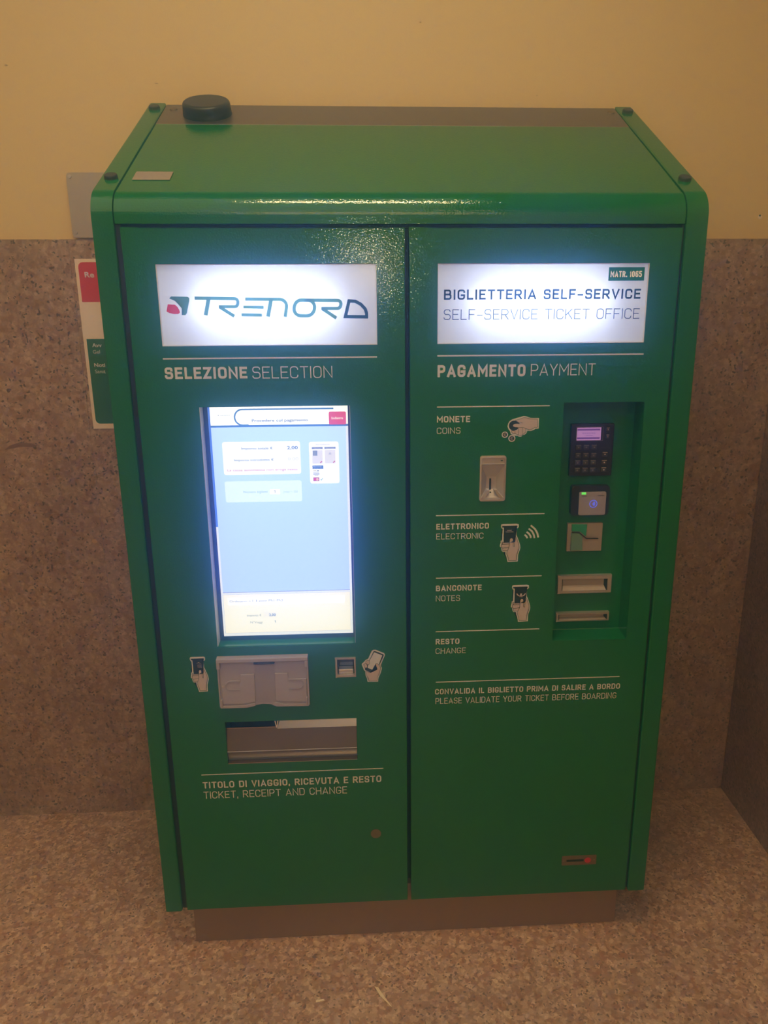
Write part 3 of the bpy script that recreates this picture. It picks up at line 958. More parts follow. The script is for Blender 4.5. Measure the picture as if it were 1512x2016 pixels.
# ------------------------------------------------------------------ lit signs
def sign(S, label):
    x0, x1, z0, z1 = S
    zc = (z0 + z1) / 2
    e = empty('lit_sign', label, parent=mach)
    bm = bmesh.new()
    # open-fronted white light box
    box(bm, x0, x1, 0.108, 0.112, z0, z1)
    box(bm, x0 - 0.003, x0, 0.060, 0.112, z0, z1)
    box(bm, x1, x1 + 0.003, 0.060, 0.112, z0, z1)
    box(bm, x0, x1, 0.060, 0.112, z0 - 0.003, z0)
    box(bm, x0, x1, 0.060, 0.112, z1, z1 + 0.003)
    link('light_box', bm, 'box_white', e)
    bm = bmesh.new()
    w = 0.0012
    box(bm, x0, x0 + w, 0.0015, 0.0595, z0, z1)
    box(bm, x1 - w, x1, 0.0015, 0.0595, z0, z1)
    box(bm, x0 + w, x1 - w, 0.0015, 0.0595, z0, z0 + w)
    box(bm, x0 + w, x1 - w, 0.0015, 0.0595, z1 - w, z1)
    link('frame', bm, 'grey_frame', e, label='thin white inner frame')
    B('sign_panel', 'acrylic', (x0 + w, x1 - w, 0.005, 0.0056, z0 + w, z1 - w), e, label='white translucent acrylic face')
    bm = bmesh.new()
    prism_y(bm, rrect((x0 + x1) / 2 - 0.150, (x0 + x1) / 2 + 0.140, zc - 0.040, zc + 0.040, 0.038, 8), 0.048, 0.050)
    link('light_panel', bm, 'tube', e, smooth=False)
    return e
sl = sign(SGL, 'lit white sign with green and red railway logo')
sr = sign(SGR, 'lit white sign reading BIGLIETTERIA SELF-SERVICE')
YS = 0.0047
multi('logo', 'vinyl_green', sl, [(LOGO['green'], YS)], [(s, w * 1.12, YS - 0.00002 * k, False) for k, (s, w) in enumerate(LOGO['strokes'])] + [(LOGO['ring'], 0.0066, YS - 0.0003, True)], label='green logo lettering reading TRENORD')
multi('logo', 'vinyl_dark', sl, [], [(LOGO['d'], 0.0064, YS, True)], label='dark green last letter of the logo')
multi('logo', 'vinyl_red', sl, [(LOGO['red'], YS)], label='red patch of the logo')
bm = bmesh.new()
letters(bm, 'BIGLIETTERIA SELF-SERVICE', 0.0740, 0.4725, 1.5735, 1.5930, 0.175, YS, 0.15)
link('lettering', bm, 'text_black', sr, label='dark lettering reading BIGLIETTERIA SELF-SERVICE')
bm = bmesh.new()
letters(bm, 'SELF-SERVICE TICKET OFFICE', 0.0737, 0.4730, 1.5343, 1.5547, 0.075, YS, 0.15)
link('lettering', bm, 'text_black', sr, label='thin dark lettering reading SELF-SERVICE TICKET OFFICE')
B('number_tag', 'vinyl_tag', (0.4043, 0.4770, 0.0043, 0.0049, 1.6088, 1.6347), sr, label='green tag reading MATR. 1065')
bm = bmesh.new()
letters(bm, 'MATR. 1065', 0.4078, 0.4718, 1.6158, 1.6275, 0.19, 0.0041, 0.13)
link('lettering', bm, 'tag_text', sr, label='white lettering on the number tag')

# ------------------------------------------------------------------ touch screen
ts = empty('touch_screen', 'tall lit touch screen in the left door', parent=mach)
x0, x1, z0, z1 = SCR
B('screen_bezel', 'bezel', (x0, x1, 0.0310, 0.0590, z0 - 0.0, z1), ts, label='dark glass border of the screen')
bm = bmesh.new()
box(bm, x0, x1, 0.0015, 0.0310, z0 - 0.0001, z0 + 0.0012)
link('screen_sill', bm, 'green_smooth', ts, label='green sill under the screen')
bm = bmesh.new()
M['edge_reflect'] = plain('edge_reflection_tone', (205, 210, 220), 0.3)  # pale colour stands in for the screen's reflection in its edges
box(bm, x0 - 0.0, x0 + 0.0008, 0.0015, 0.0310, z0 + 0.0012, z1)
link('screen_edge', bm, 'edge_reflect', ts)
bm = bmesh.new()
box(bm, x1 - 0.0008, x1, 0.0015, 0.0310, z0 + 0.0012, z1)
link('screen_edge', bm, 'edge_reflect', ts)

# screen content: what the display itself gives off
def screen_bg():
    m = bpy.data.materials.new('screen_blue')
    m.use_nodes = True
    nt = m.node_tree
    nt.nodes.remove(nt.nodes['Principled BSDF'])
    e = N(nt, 'ShaderNodeEmission')
    tc = N(nt, 'ShaderNodeTexCoord')
    sx = N(nt, 'ShaderNodeSeparateXYZ')
    mr = N(nt, 'ShaderNodeMapRange')
    mr.inputs['From Min'].default_value = 0.94
    mr.inputs['From Max'].default_value = 1.32
    mx = N(nt, 'ShaderNodeMix', data_type='RGBA')
    mx.inputs[6].default_value = tuple(v * k for v, k in zip(s2l((186, 214, 252)), (1.10, 1.12, 2.1, 1)))
    mx.inputs[7].default_value = tuple(v * k for v, k in zip(s2l((198, 230, 253)), (1.10, 1.12, 2.1, 1)))
    nt.links.new(tc.outputs['Object'], sx.inputs[0])
    nt.links.new(sx.outputs['Z'], mr.inputs['Value'])
    nt.links.new(mr.outputs[0], mx.inputs[0])
    nt.links.new(mx.outputs[2], e.inputs['Color'])
    nt.links.new(e.outputs[0], nt.nodes['Material Output'].inputs['Surface'])
    return m
E_ = {}
def em(rgb, s=1.0):
    k = (rgb, s)
    if k not in E_:
        E_[k] = emis('screen_light', rgb, s)
    return E_[k]
def lay(k):
    return 0.0308 - 0.00035 * k
def ui(name, pts, k, mat, label=None):
    return flat(name, pts, lay(k), mat, ts, label)
def R4(a, b, c, d):
    return [(a, c), (b, c), (b, d), (a, d)]
def utext(s, a, b, z, h, col, bold=0.0, k=5):
    return text_obj('screen_text', s, a, b, z, h, em(col), ts, lay(k), bold)
XA, XB = -0.4130, -0.1235
B('display', em((226, 236, 255), 1.15), (XA, XB, 0.0306, 0.0310, 0.8420, 1.3644), ts, label='lit display')
ui('page', R4(-0.4085, -0.1285, 0.9480, 1.3190), 1, screen_bg(), 'pale blue page')
ui('page_header', R4(-0.4085, XB, 1.3215, 1.3642), 1, em((244, 250, 255), 1.35), 'white page header')
ui('header_edge', R4(-0.4130, -0.4085, 1.10, 1.3642), 1, em((90, 130, 245)), 'bright blue edge of the display')
ui('header_line', R4(-0.4085, XB, 1.3172, 1.3215), 2, em((84, 124, 196)), 'blue line under the header')
bm = bmesh.new()
ribbon(bm, [(-0.1530, 1.3545), (-0.3580, 1.3545, .0160), (-0.3580, 1.3215, .0160), (-0.330, 1.3215)], 0.0032, lay(3), seg=10)
link('header_arc', bm, em((84, 128, 196)), ts)
ui('back_button', rrect(-0.1632, -0.1272, 1.3205, 1.3477, 0.0030), 3, em((232, 84, 128)), 'red button on the display')
utext('Indietro', -0.1576, -0.1334, 1.3318, 0.0050, (255, 240, 244), 0.03)
utext('Procedere col pagamento', -0.3231, -0.2065, 1.3284, 0.0056, (92, 108, 150), 0.015)
bm = bmesh.new()
ngon(bm, circle(-0.3912, 1.3427, 0.0014, 8), lay(4))
for q in range(6):
    ngon(bm, R4(-0.3870 + q * 0.0033, -0.3845 + q * 0.0033, 1.3418, 1.3432), lay(4))
link('screen_logo', bm, em((196, 200, 206)), ts)
ui('amount_box', rrect(-0.3878, -0.2255, 1.2150, 1.2862, 0.0050), 2, em((246, 250, 255), 1.25), 'white box with the amounts')
utext('Importo totale \u20ac', -0.3482, -0.2826, 1.2696, 0.0052, (104, 122, 138), 0.01)
utext('2,00', -0.2528, -0.2303, 1.2692, 0.0068, (84, 112, 160), 0.02)
utext('Importo introdotto \u20ac', -0.3648, -0.2817, 1.2448, 0.0052, (104, 122, 138), 0.01)
utext('0,00', -0.2525, -0.2300, 1.2452, 0.0068, (214, 216, 226), 0.0)
utext('La cassa automatica non eroga resto', -0.3803, -0.2328, 1.2232, 0.0052, (206, 96, 96), 0.004)
ui('number_box', rrect(-0.3880, -0.2256, 1.1545, 1.2010, 0.0040), 2, em((222, 246, 255), 1.15), 'pale box with the ticket count')
utext('Numero biglietti', -0.3492, -0.2985, 1.1750, 0.0050, (158, 186, 190), 0.0)
ui('number_field', R4(-0.2937, -0.2722, 1.1711, 1.1817), 3, em((250, 252, 255), 1.3))
bm = bmesh.new(); letters(bm, '1', -0.2852, -0.2820, 1.1740, 1.1740 + 0.0060, 0.16, lay(5)); link('screen_text', bm, em((96, 106, 112)), ts)
utext('(max = 20)', -0.2654, -0.2343, 1.1742, 0.0050, (186, 208, 212), 0.0)
ui('payment_box', rrect(-0.2070, -0.1445, 1.1930, 1.2840, 0.0050), 2, em((246, 250, 255), 1.25), 'white box with payment choices')
utext('Introdurre', -0.1922, -0.1631, 1.2768, 0.0034, (150, 150, 156), 0.0)
for a, b in ((-0.2011, -0.1780), (-0.1746, -0.1509)):
    ui('choice_bar', R4(a, b, 1.2685, 1.2726), 3, em((128, 132, 168)))
    ui('choice_cell', R4(a + 0.0005, b - 0.0008, 1.2368, 1.2660), 3, em((236, 234, 246)))
utext('Monete', -0.1960, -0.1830, 1.2693, 0.0022, (206, 208, 224), 0.0)
utext('Banconote', -0.1710, -0.1545, 1.2693, 0.0022, (206, 208, 224), 0.0)
ui('coin_picture', R4(-0.1990, -0.1897, 1.2540, 1.2655), 4, em((158, 162, 176)))
for q in range(3):
    ui('coin_picture', R4(-0.1980 + q * 0.0030, -0.1968 + q * 0.0030, 1.2550, 1.2645), 5, em((110, 116, 134)))
ui('note_picture', [(-0.1665, 1.2560), (-0.1600, 1.2555), (-0.1605, 1.2600), (-0.1640, 1.2612)], 4, em((206, 206, 230)))
for a in (-0.1841, -0.1569):
    bm = bmesh.new()
    ribbon(bm, [(a, 1.2384), (a + 0.0036, 1.2420)], 0.0022, lay(4))
    link('red_mark', bm, em((206, 60, 92)), ts)
ui('card_box', R4(-0.2010, -0.1782, 1.2252, 1.2328), 3, em((62, 96, 176)), 'blue field above the card marks')
utext('Bancomat', -0.1992, -0.1815, 1.2296, 0.0020, (220, 230, 250), 0.0)
utext('carte di credito', -0.1992, -0.1800, 1.2262, 0.0020, (220, 230, 250), 0.0)
ui('card_mark', R4(-0.1997, -0.1930, 1.2208, 1.2220), 3, em((196, 186, 130)))
ui('card_mark', R4(-0.1912, -0.1880, 1.2203, 1.2222), 3, em((90, 96, 110)))
ui('card_mark', R4(-0.1997, -0.1876, 1.2174, 1.2186), 3, em((150, 160, 180)))
ui('card_mark', R4(-0.1998, -0.1870, 1.2134, 1.2150), 3, em((66, 84, 170)))
ui('card_mark', R4(-0.1975, -0.1890, 1.2108, 1.2120), 3, em((130, 140, 176)))
ui('card_mark', R4(-0.2002, -0.1876, 1.1986, 1.2066), 3, em((176, 60, 80)))
ui('card_mark', circle(-0.1965, 1.2026, 0.0030, 14), 4, em((224, 50, 76)))
ui('card_mark', circle(-0.1918, 1.2026, 0.0030, 14), 4, em((250, 190, 150)))
bm = bmesh.new()
ribbon(bm, [(-0.1850, 1.2024), (-0.1832, 1.2002), (-0.1800, 1.2052)], 0.0012, lay(4))
link('tick_mark', bm, em((110, 170, 140)), ts)
ui('page_line', R4(-0.4085, -0.1283, 0.9465, 0.9480), 2, em((150, 158, 180)))
ui('order_box', R4(-0.4085, -0.1285, 0.8495, 0.9420), 1, em((246, 248, 240), 1.12), 'cream box with the ticket order')
for a, b, c, d_ in ((-0.4085, -0.1285, 0.9420, 0.9426), (-0.4085, -0.1285, 0.8489, 0.8495), (-0.4090, -0.4085, 0.8495, 0.9420), (-0.1285, -0.1280, 0.8495, 0.9420)):
    ui('box_line', R4(a, b, c, d_), 2, em((196, 204, 216)))
ui('order_field', R4(-0.3990, -0.1405, 0.9165, 0.9345), 2, em((250, 252, 255), 1.3))
utext('Ordinario n.1 3 zone Mi1-Mi3', -0.3953, -0.2779, 0.9240, 0.0056, (104, 124, 170), 0.0)
utext('Importo \u20ac', -0.3587, -0.3266, 0.8892, 0.0052, (150, 156, 156), 0.0)
utext('2,00', -0.3098, -0.2952, 0.8892, 0.0056, (96, 128, 186), 0.02)
ui('order_field', R4(-0.3230, -0.2935, 0.8865, 0.8985), 2, em((252, 252, 250)))
utext('N\u00b0Viaggi', -0.3520, -0.3250, 0.8724, 0.0052, (150, 156, 156), 0.0)
bm = bmesh.new(); letters(bm, '1', -0.2986, -0.2960, 0.8724, 0.8724 + 0.0056, 0.16, lay(5)); link('screen_text', bm, em((110, 126, 160)), ts)
utext('14:02:21', -0.1480, -0.1330, 1.3600, 0.0020, (150, 150, 160), 0.0)

# ------------------------------------------------------------------ grey card pocket under the screen
cp = empty('ticket_holder', 'grey moulded plastic holder under the screen', parent=mach)
HX0, HX1, HZ0, HZ1 = -0.4255, -0.2245, 0.6855, 0.8085
bm = bmesh.new()
prism_y(bm, [(HX0, HZ0), (-0.365, HZ0 - 0.0005), (-0.3480, HZ0 + 0.0030), (-0.3300, HZ0 + 0.0060), (-0.3150, HZ0 + 0.0060), (-0.2990, HZ0 + 0.0010), (HX1, HZ0 - 0.0010), (HX1, HZ1), (HX0, HZ1)], -0.008, 0.0005)
bmesh.ops.bevel(bm, geom=[e for e in bm.edges if all(v.co.y < -0.007 for v in e.verts)], offset=0.0012, segments=2, affect='EDGES', profile=0.5)
link('base', bm, 'grey', cp)
bm = bmesh.new()
yb = -0.0175
box(bm, HX0, HX1, yb, -0.0075, HZ1 - 0.0085, HZ1, bev=0.001)
box(bm, HX0, HX0 + 0.0075, yb, -0.0075, HZ1 - 0.0240, HZ1 - 0.0086, bev=0.001)
box(bm, HX1 - 0.0075, HX1, yb, -0.0075, HZ1 - 0.0240, HZ1 - 0.0086, bev=0.001)
link('rim', bm, 'grey', cp)
bm = bmesh.new()
box(bm, HX0, HX0 + 0.0035, -0.0115, -0.0078, HZ0 + 0.002, HZ1 - 0.0245, bev=0.0008)
box(bm, HX1 - 0.0035, HX1, -0.0115, -0.0078, HZ0 + 0.002, HZ1 - 0.0245, bev=0.0008)
box(bm, HX0 + 0.0036, HX0 + 0.0075, -0.0150, -0.0078, HZ0 + 0.002, HZ0 + 0.022, bev=0.0015)
box(bm, HX1 - 0.0075, HX1 - 0.0036, -0.0150, -0.0078, HZ0 + 0.002, HZ0 + 0.022, bev=0.0015)
prism_y(bm, [(HX0 + 0.002, HZ0 + 0.0005), (-0.365, HZ0), (-0.3460, HZ0 + 0.0045), (-0.3460, HZ0 + 0.0115), (-0.366, HZ0 + 0.006), (HX0 + 0.002, HZ0 + 0.005)], -0.0130, -0.0078)
prism_y(bm, [(HX1 - 0.002, HZ0 - 0.0005), (-0.2990, HZ0 + 0.001), (-0.3080, HZ0 + 0.0055), (-0.3020, HZ0 + 0.0115), (-0.282, HZ0 + 0.0050), (HX1 - 0.002, HZ0 + 0.0050)], -0.0130, -0.0078)
link('ledge', bm, 'grey', cp)
# raised side fields with finger pads, leaving the lower centre channel
for P_ in ([(-0.4180, 0.6950), (-0.3760, 0.6950), (-0.3455, 0.6985), (-0.3445, 0.7675), (-0.3750, 0.7675), (-0.3750, 0.7530), (-0.3990, 0.7530), (-0.4080, 0.7480), (-0.4120, 0.7400), (-0.4180, 0.7400)],
           [(-0.3000, 0.6985), (-0.2300, 0.6950), (-0.2300, 0.7525), (-0.2708, 0.7525), (-0.2708, 0.7675), (-0.2995, 0.7680)]):
    bm = bmesh.new()
    prism_y(bm, P_, -0.0112, -0.0078)
    bmesh.ops.bevel(bm, geom=[e for e in bm.edges if all(v.co.y < -0.0111 for v in e.verts)], offset=0.0008, segments=2, affect='EDGES', profile=0.5)
    link('raised_field', bm, 'grey', cp)
for s in (0, 1):
    bm = bmesh.new()
    if s == 0:
        p = [(-0.3760, 0.7512), (-0.4020, 0.7512, .011), (-0.4110, 0.7400, .009), (-0.4050, 0.7300, .006), (-0.3765, 0.7300)]
    else:
        p = [(-0.2700, 0.7512), (-0.2370, 0.7512, .011), (-0.2370, 0.7290, .011), (-0.2700, 0.7290)]
    ribbon(bm, p, 0.0022, -0.0128, seg=8)
    r = bmesh.ops.extrude_face_region(bm, geom=list(bm.faces))
    bmesh.ops.translate(bm, verts=[v for v in r['geom'] if isinstance(v, bmesh.types.BMVert)], vec=(0, 0.004, 0))
    link('finger_pad', bm, 'grey_dk', cp)
B('channel', 'grey_dk', (-0.3440, -0.3000, -0.0088, -0.0078, 0.6960, 0.7900), cp, label='lower centre channel')
B('printer_slot', 'dark', (-0.3440, -0.2985, -0.0150, -0.0078, 0.7935, 0.7998), cp, label='dark slot with faint print')
text_obj('slot_print', 'STANDARD', -0.3350, -0.3080, 0.7955, 0.0022, 'grey_dk', cp, -0.0152)

# ------------------------------------------------------------------ code reader
cr_ = empty('code_reader', 'small steel code reader beside the holder', parent=mach)
bm = bmesh.new()
plate_holes(bm, -0.1645, -0.1185, 0.7485, 0.7973, [(-0.1600, -0.1222, 0.7545, 0.7930)], -0.0035, 0.004, bev=0.0012)
link('bezel', bm, 'cast', cr_, label='steel bezel')
B('window', 'bezel', (-0.1600, -0.1222, 0.020, 0.030, 0.7530, 0.7935), cr_, label='dark reader window')
B('chin', 'cast', (-0.1580, -0.1240, 0.0020, 0.0200, 0.7545, 0.7660), cr_, bev=0.002, label='steel lip in the reader')
bm = bmesh.new()
for x in (-0.1500, -0.1320):
    bmesh.ops.create_icosphere(bm, subdivisions=1, radius=0.0008, matrix=Matrix.Translation((x, 0.0195, 0.7850)))
link('reader_light', bm, em((170, 190, 230)), cr_)

# ------------------------------------------------------------------ output tray
tr = empty('output_tray', 'steel output tray with flap in the left door', parent=mach)
x0, x1, z0, z1 = TRAY
g = 0.0006
bm = bmesh.new()
prism_x(bm, [(0.105, z0), (0.109, z0), (0.109, z1), (0.105, z1)], x0 + g, x1 - g)
link('tray_back', bm, 'steel_tray', tr)
bm = bmesh.new()
prism_x(bm, [(0.0605, z1), (0.105, z1 - 0.004), (0.105, z1 + 0.002), (0.0605, z1 + 0.003)], x0 + g, x1 - g)
box(bm, x0 - 0.002, x0 + g, 0.0605, 0.109, z0, z1)
box(bm, x1 - g, x1 + 0.002, 0.0605, 0.109, z0, z1)
link('tray_side', bm, 'dark', tr)
# bright ramp on the right, dark slot on the left, V-shaped clip between
bm = bmesh.new()
prism_x(bm, [(0.004, 0.6190), (0.016, 0.6405), (0.018, 0.6405), (0.006, 0.6180)], -0.3030, x1 - g)
link('ramp', bm, steel('ramp_steel', (96, 93, 96), 0.24, (60, 60, 60)), tr, label='bright steel ramp right of the clip')
bm = bmesh.new()
prism_y(bm, [(-0.3075, 0.6405), (-0.3050, 0.6405), (-0.3036, 0.6290), (-0.3022, 0.6300), (-0.3005, 0.6405), (-0.2985, 0.6405), (-0.3020, 0.6240), (-0.3040, 0.6235)], 0.0010, 0.0035)
link('clip', bm, 'poster', tr, label='small V-shaped steel clip')
bm = bmesh.new()
prism_x(bm, [(0.0120, 0.6200), (0.0010, 0.5650), (0.0000, 0.5640), (0.0012, 0.5625), (0.0120, 0.5350), (0.0140, 0.5350), (0.0035, 0.5640), (0.0140, 0.6200)], x0 + g, x1 - g)
link('flap', bm, 'steel_tray', tr, label='brushed steel flap with a bright fold')
bm = bmesh.new()
box(bm, x0 + g, x1 - g, -0.0004, 0.0130, z0, z0 + 0.0016)
box(bm, x0 + g, x1 - g, 0.0110, 0.0128, 0.6188, 0.6204)
link('lip', bm, 'steel', tr, label='bright steel lips')

# ------------------------------------------------------------------ coin slot
cs = empty('coin_slot', 'cast steel coin slot on the right door', parent=mach)
bm = bmesh.new()
x0, x1, z0, z1 = 0.1525, 0.2080, 1.1563, 1.2552
O = rrect(x0, x1, z0, z1, 0.005, 4)
I = rrect(x0 + 0.0035, x1 - 0.0035, z0 + 0.0040, z1 - 0.0040, 0.004, 4)
n = len(O)
def ring(pts, y):
    return [bm.verts.new((p[0], y, p[1])) for p in pts]
a, b_, c_, d_ = ring(O, 0.0), ring(O, -0.0045), ring(I, -0.0050), ring(I, -0.0015)
for p, q in ((a, b_), (b_, c_), (c_, d_)):
    for i in range(n):
        bm.faces.new((p[i], p[(i + 1) % n], q[(i + 1) % n], q[i]))
link('surround', bm, 'cast', cs, label='rounded steel rim')
bm = bmesh.new()
def quad(*pts):
    bm.faces.new([bm.verts.new(p) for p in pts])
L_, R_ = x0 + 0.0030, x1 - 0.0030
yf = -0.0020
cl, crx = 0.1690, 0.1898
quad((L_, yf, 1.2380), (R_, yf, 1.2380), (R_, yf, z1 - 0.0035), (L_, yf, z1 - 0.0035))
quad((L_, yf, 1.2350), (R_, yf, 1.2350), (R_, yf - 0.003, 1.2372), (L_, yf - 0.003, 1.2372))
quad((L_, yf - 0.003, 1.2372), (R_, yf - 0.003, 1.2372), (R_, yf, 1.2380), (L_, yf, 1.2380))
yi = 0.010
# funnel: top chute, two cheeks, centre face and lower spread
quad((L_, yf, 1.2350), (R_, yf, 1.2350), (crx, yi, 1.2070), (cl, yi, 1.2070))
quad((cl, yi, 1.2070), (crx, yi, 1.2070), (crx, yi, 1.1798), (cl - 0.0010, yi, 1.1798))
quad((L_, yf, 1.2350), (cl, yi, 1.2070), (cl - 0.0010, yi, 1.1798), (L_, yf, 1.1635))
quad((R_, yf, 1.2350), (R_, yf, 1.1635), (crx, yi, 1.1798), (crx, yi, 1.2070))
quad((L_, yf, 1.1635), (cl - 0.001, yi, 1.1798), (crx, yi, 1.1798), (R_, yf, 1.1635))
quad((L_, yf, z0 + 0.0035), (R_, yf, z0 + 0.0035), (R_, yf, 1.1635), (L_, yf, 1.1635))
link('funnel', bm, 'cast', cs)
# raised ridges of the lower part
for sg, xa, xb in ((1, cl - 0.001, L_ + 0.001), (2, crx, R_ - 0.001)):
    bm = bmesh.new()
    s = -1 if sg == 1 else 1
    prism_y(bm, [(xa, 1.1805), (xa - s * 0.006, 1.1805), (xb - s * 0.008, 1.1630), (xb, 1.1630)], -0.0045, 0.010)
    link('ridge', bm, 'cast', cs)
bm = bmesh.new()
box(bm, 0.1752, 0.1792, 0.0088, 0.0102, 1.1750, 1.2032)
box(bm, 0.1755, 0.1789, 0.0040, 0.0098, 1.1722, 1.1750)
link('slit', bm, 'dark', cs, label='dark coin slit')
B('sensor', 'dark', (0.1965, 0.2010, yf - 0.0002, yf + 0.0005, 1.2430, 1.2455), cs)

# ------------------------------------------------------------------ payment recess and its devices
pr_ = empty('payment_recess', 'green recess holding the card and note devices', parent=mach)
x0, x1, z0, z1 = PAY
YR = 0.055
B('back_panel', 'green_smooth', (x0, x1, YR, 0.060, z0, z1), pr_, label='green panel at the back of the recess')
bm = bmesh.new()
prism_x(bm, [(0.0008, z0), (YR, z0 + 0.0018), (YR, z0 + 0.0040), (YR - 0.002, z0 + 0.0044), (YR - 0.003, z0 + 0.0022), (0.0008, z0 + 0.0010)], x0, x1)
link('recess_sill', bm, 'green_smooth', pr_, label='green sill of the recess')

kp = empty('keypad', 'black card terminal keypad with lit display', parent=mach)
KX0, KX1, KZ0, KZ1 = 0.3570, 0.4515, 1.1955, 1.3115
yk = 0.045
bm = bmesh.new()
box(bm, KX0, KX1, yk, YR + 0.001, KZ0, KZ1, bev=0.0018)
link('housing', bm, 'black', kp)
B('display_frame', 'keytop', (0.3678, 0.4272, yk - 0.0008, yk + 0.002, 1.2740, 1.3050), kp, bev=0.0006)
B('display_glass', 'black', (0.3686, 0.4262, yk - 0.0010, yk + 0.002, 1.2750, 1.3042), kp)
vio = em((182, 134, 206), 0.85)
flat('display', R4(0.3692, 0.4220, 1.2756, 1.3037), yk - 0.0013, vio, kp, label='lit violet display')
for z in (1.2990, 1.2806):
    flat('display_bar', R4(0.3700, 0.4195, z - 0.0018, z + 0.0018), yk - 0.0016, em((112, 70, 150), 0.8), kp)
for (a, b, z) in ((0.381, 0.411, 1.2915), (0.389, 0.404, 1.2862)):
    bm = bmesh.new()
    for q in range(6):
        ngon(bm, R4(a + (b - a) * q / 6, a + (b - a) * (q + 0.7) / 6, z - 0.0008, z + 0.0008), yk - 0.0016)
    link('display_text', bm, em((140, 96, 176), 0.85), kp)
proto = None
def key(x, z, w=0.0125, h=0.0108, top='keytop'):
    bm = bmesh.new()
    box(bm, x - w / 2, x + w / 2, yk - 0.0028, yk + 0.001, z - h / 2, z + h / 2, bev=0.0011)
    o = link('key', bm, 'key', kp)
    bm = bmesh.new()
    box(bm, x - w * 0.42, x + w * 0.42, yk - 0.0031, yk - 0.0020, z + h * 0.38, z + h * 0.47)
    box(bm, x - w * 0.10, x + w * 0.10, yk - 0.0031, yk - 0.0027, z - h * 0.12, z + h * 0.14)
    link('key_mark', bm, top, o)
for r, z in enumerate((1.2602, 1.2422, 1.2260, 1.2092)):
    for c in range(3):
        key(0.3742 + c * 0.0172 - r * 0.0001, z)
key(0.4333, 1.2440, top='print_pale')
key(0.4330, 1.2260, top='print_pale')
key(0.4328, 1.2096, top='print_pale')
key(0.4368, 1.2990, 0.0075, 0.0090, 'print_pale')
key(0.4370, 1.2832, 0.0075, 0.0090, 'print_pale')
flat('label_strip', R4(0.4256, 0.4447, 1.2575, 1.2605), yk - 0.0006, 'key', kp)

cl_ = empty('contactless_reader', 'contactless card reader with glowing blue symbol', parent=mach)
bm = bmesh.new()
prism_y(bm, rrect(0.3640, 0.4490, 1.1060, 1.1742, 0.006), 0.040, YR + 0.001)
bmesh.ops.bevel(bm, geom=[e for e in bm.edges if all(v.co.y < 0.0401 for v in e.verts)], offset=0.002, segments=2, affect='EDGES', profile=0.5)
link('housing', bm, 'black', cl_)
bm = bmesh.new()
prism_y(bm, rrect(0.3805, 0.4405, 1.1080, 1.1610, 0.003), 0.0370, 0.0405)
bmesh.ops.bevel(bm, geom=[e for e in bm.edges if all(v.co.y < 0.0371 for v in e.verts)], offset=0.001, segments=2, affect='EDGES', profile=0.5)
link('pad', bm, 'grey_dk', cl_, label='grey reading pad')
B('status_light', emis('green_light', (110, 235, 110), 1.2), (0.3852, 0.3950, 0.0362, 0.0375, 1.1556, 1.1605), cl_, label='small green light')
bm = bmesh.new()
ribbon(bm, circle(0.4128, 1.1338, 0.0082, 24), 0.0012, 0.0367, True)
for k in range(3):
    a0 = 0.0022 + 0.0020 * k
    ribbon(bm, [(0.4098 + a0 * math.cos(math.radians(a)), 1.1338 + a0 * 1.1 * math.sin(math.radians(a))) for a in range(-50, 51, 20)], 0.0011, 0.0367)
link('contactless_symbol', bm, emis('blue_light', (70, 90, 255), 1.6), cl_, label='glowing blue contactless symbol')
flat('pad_print', R4(0.3860, 0.3975, 1.1512, 1.1524), 0.0368, 'key', cl_)
flat('pad_print', R4(0.4220, 0.4360, 1.1518, 1.1532), 0.0368, 'key', cl_)

ci = empty('card_slot', 'steel card slot with stepped mouth and green glow', parent=mach)
bm = bmesh.new()
prism_y(bm, rrect(0.3608, 0.4402, 1.0205, 1.0860, 0.001), 0.046, YR + 0.001)
link('plate', bm, 'plate', ci)
gl = backlit('green_clear_plastic', (60, 190, 130), 0.4)
bm = bmesh.new()
prism_y(bm, [(0.3690, 1.0655), (0.3855, 1.0655), (0.3940, 1.0560), (0.3960, 1.0230), (0.3690, 1.0230)], 0.0400, 0.0462)
bmesh.ops.bevel(bm, geom=[e for e in bm.edges if all(v.co.y < 0.0401 for v in e.verts)], offset=0.0015, segments=2, affect='EDGES', profile=0.5)
link('lower_guide', bm, 'green_guide' if 'green_guide' in M else plain('green_grey_plastic', (96, 128, 112), 0.25), ci, label='grey-green lower guide')
bm = bmesh.new()
prism_y(bm, [(0.3695, 1.0690), (0.3860, 1.0690), (0.4020, 1.0545), (0.4035, 1.0840), (0.3695, 1.0850)], 0.0415, 0.0462)
link('upper_guide', bm, plain('teal_clear_plastic', (44, 138, 104), 0.2), ci, label='glossy green upper guide')
bm = bmesh.new()
ribbon(bm, [(0.3695, 1.0668), (0.3868, 1.0665), (0.4030, 1.0522), (0.4300, 1.0520)], 0.0026, 0.0395)
link('mouth', bm, 'dark', ci, label='dark stepped slot')
bm = bmesh.new()
ribbon(bm, [(0.3868, 1.0687), (0.4036, 1.0542), (0.4305, 1.0540)], 0.0012, 0.0393)
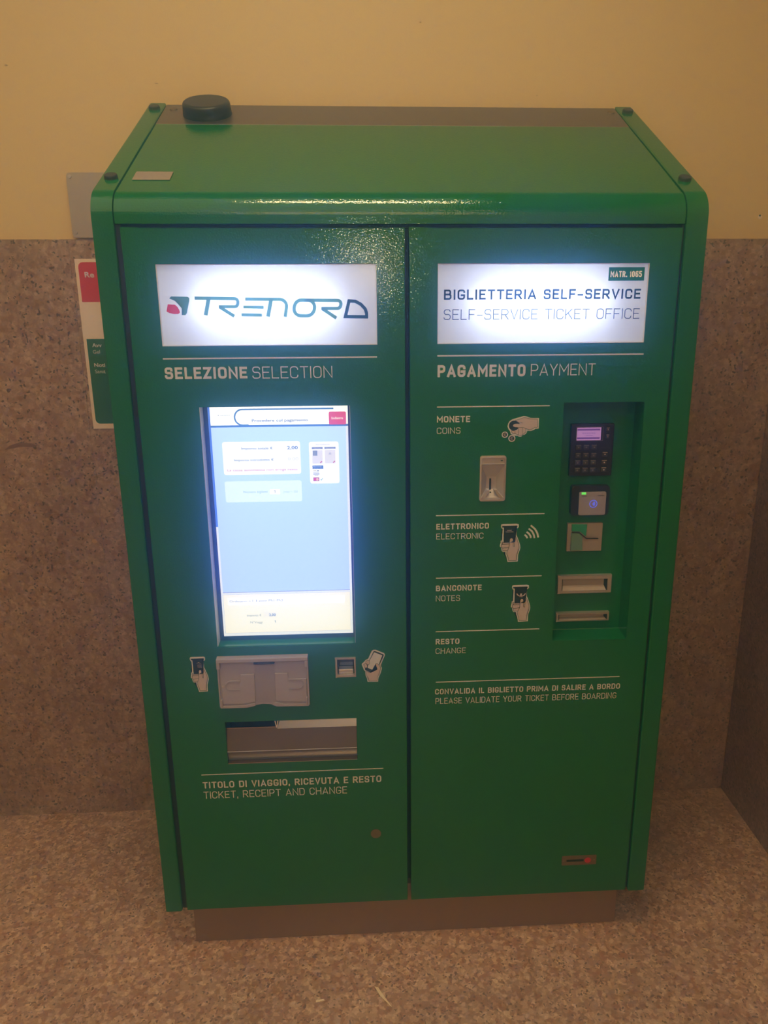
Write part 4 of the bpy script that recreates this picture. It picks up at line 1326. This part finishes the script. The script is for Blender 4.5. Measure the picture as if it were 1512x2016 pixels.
ribbon(bm, [(0.3990, 1.0512), (0.4040, 1.0500), (0.4300, 1.0500)], 0.0010, 0.0393)
ribbon(bm, [(0.3705, 1.0236), (0.3960, 1.0236)], 0.0012, 0.0393)
link('mouth_edge', bm, 'steel', ci)

def note_slot(x0, x1, z0, z1, ix0, ix1, iz0, iz1, label):
    e = empty('note_slot', label, parent=mach)
    bm = bmesh.new()
    plate_holes(bm, x0, x1, z0, z1, [(ix0, ix1, iz0, iz1)], 0.0455, YR - 0.0001, bev=0.0012)
    link('bezel', bm, 'cast', e, label='steel bezel')
    bm = bmesh.new()
    # scoop: sloping floor meets the back
    s = (iz1 - iz0)
    m_ = 0.006
    def q(*p):
        bm.faces.new([bm.verts.new(v) for v in p])
    yi = YR - 0.0008
    q((ix0 + m_ * .6, yi, iz0 + s * 0.35), (ix1 - m_, yi, iz0 + s * 0.35), (ix1 - m_, yi, iz1), (ix0 + m_ * .6, yi, iz1))
    q((ix0 + 0.002, 0.0465, iz0), (ix1 - 0.002, 0.0465, iz0), (ix1 - m_, yi, iz0 + s * 0.35), (ix0 + m_ * .6, yi, iz0 + s * 0.35))
    link('scoop', bm, 'plate', e, label='sloping steel scoop')
    bm = bmesh.new()
    q((ix0, 0.0460, iz0), (ix0 + 0.002, 0.0465, iz0), (ix0 + m_ * .6, yi, iz0 + s * 0.35), (ix0 + m_ * .6, yi, iz1), (ix0, 0.0460, iz1))
    link('cheek', bm, 'dark', e, label='dark end of the slot')
    bm = bmesh.new()
    q((ix1, 0.0460, iz0), (ix1, 0.0460, iz1), (ix1 - m_, yi, iz1), (ix1 - m_, yi, iz0 + s * 0.35), (ix1 - 0.002, 0.0465, iz0))
    link('cheek', bm, 'dark', e, label='dark end of the slot')
    return e
note_slot(0.3450, 0.4700, 0.9175, 0.9612, 0.3548, 0.4600, 0.9245, 0.9522, 'deep steel note inlet, upper of the two')
note_slot(0.3452, 0.4695, 0.8478, 0.8695, 0.3505, 0.4648, 0.8515, 0.8648, 'narrow steel note outlet, lower of the two')
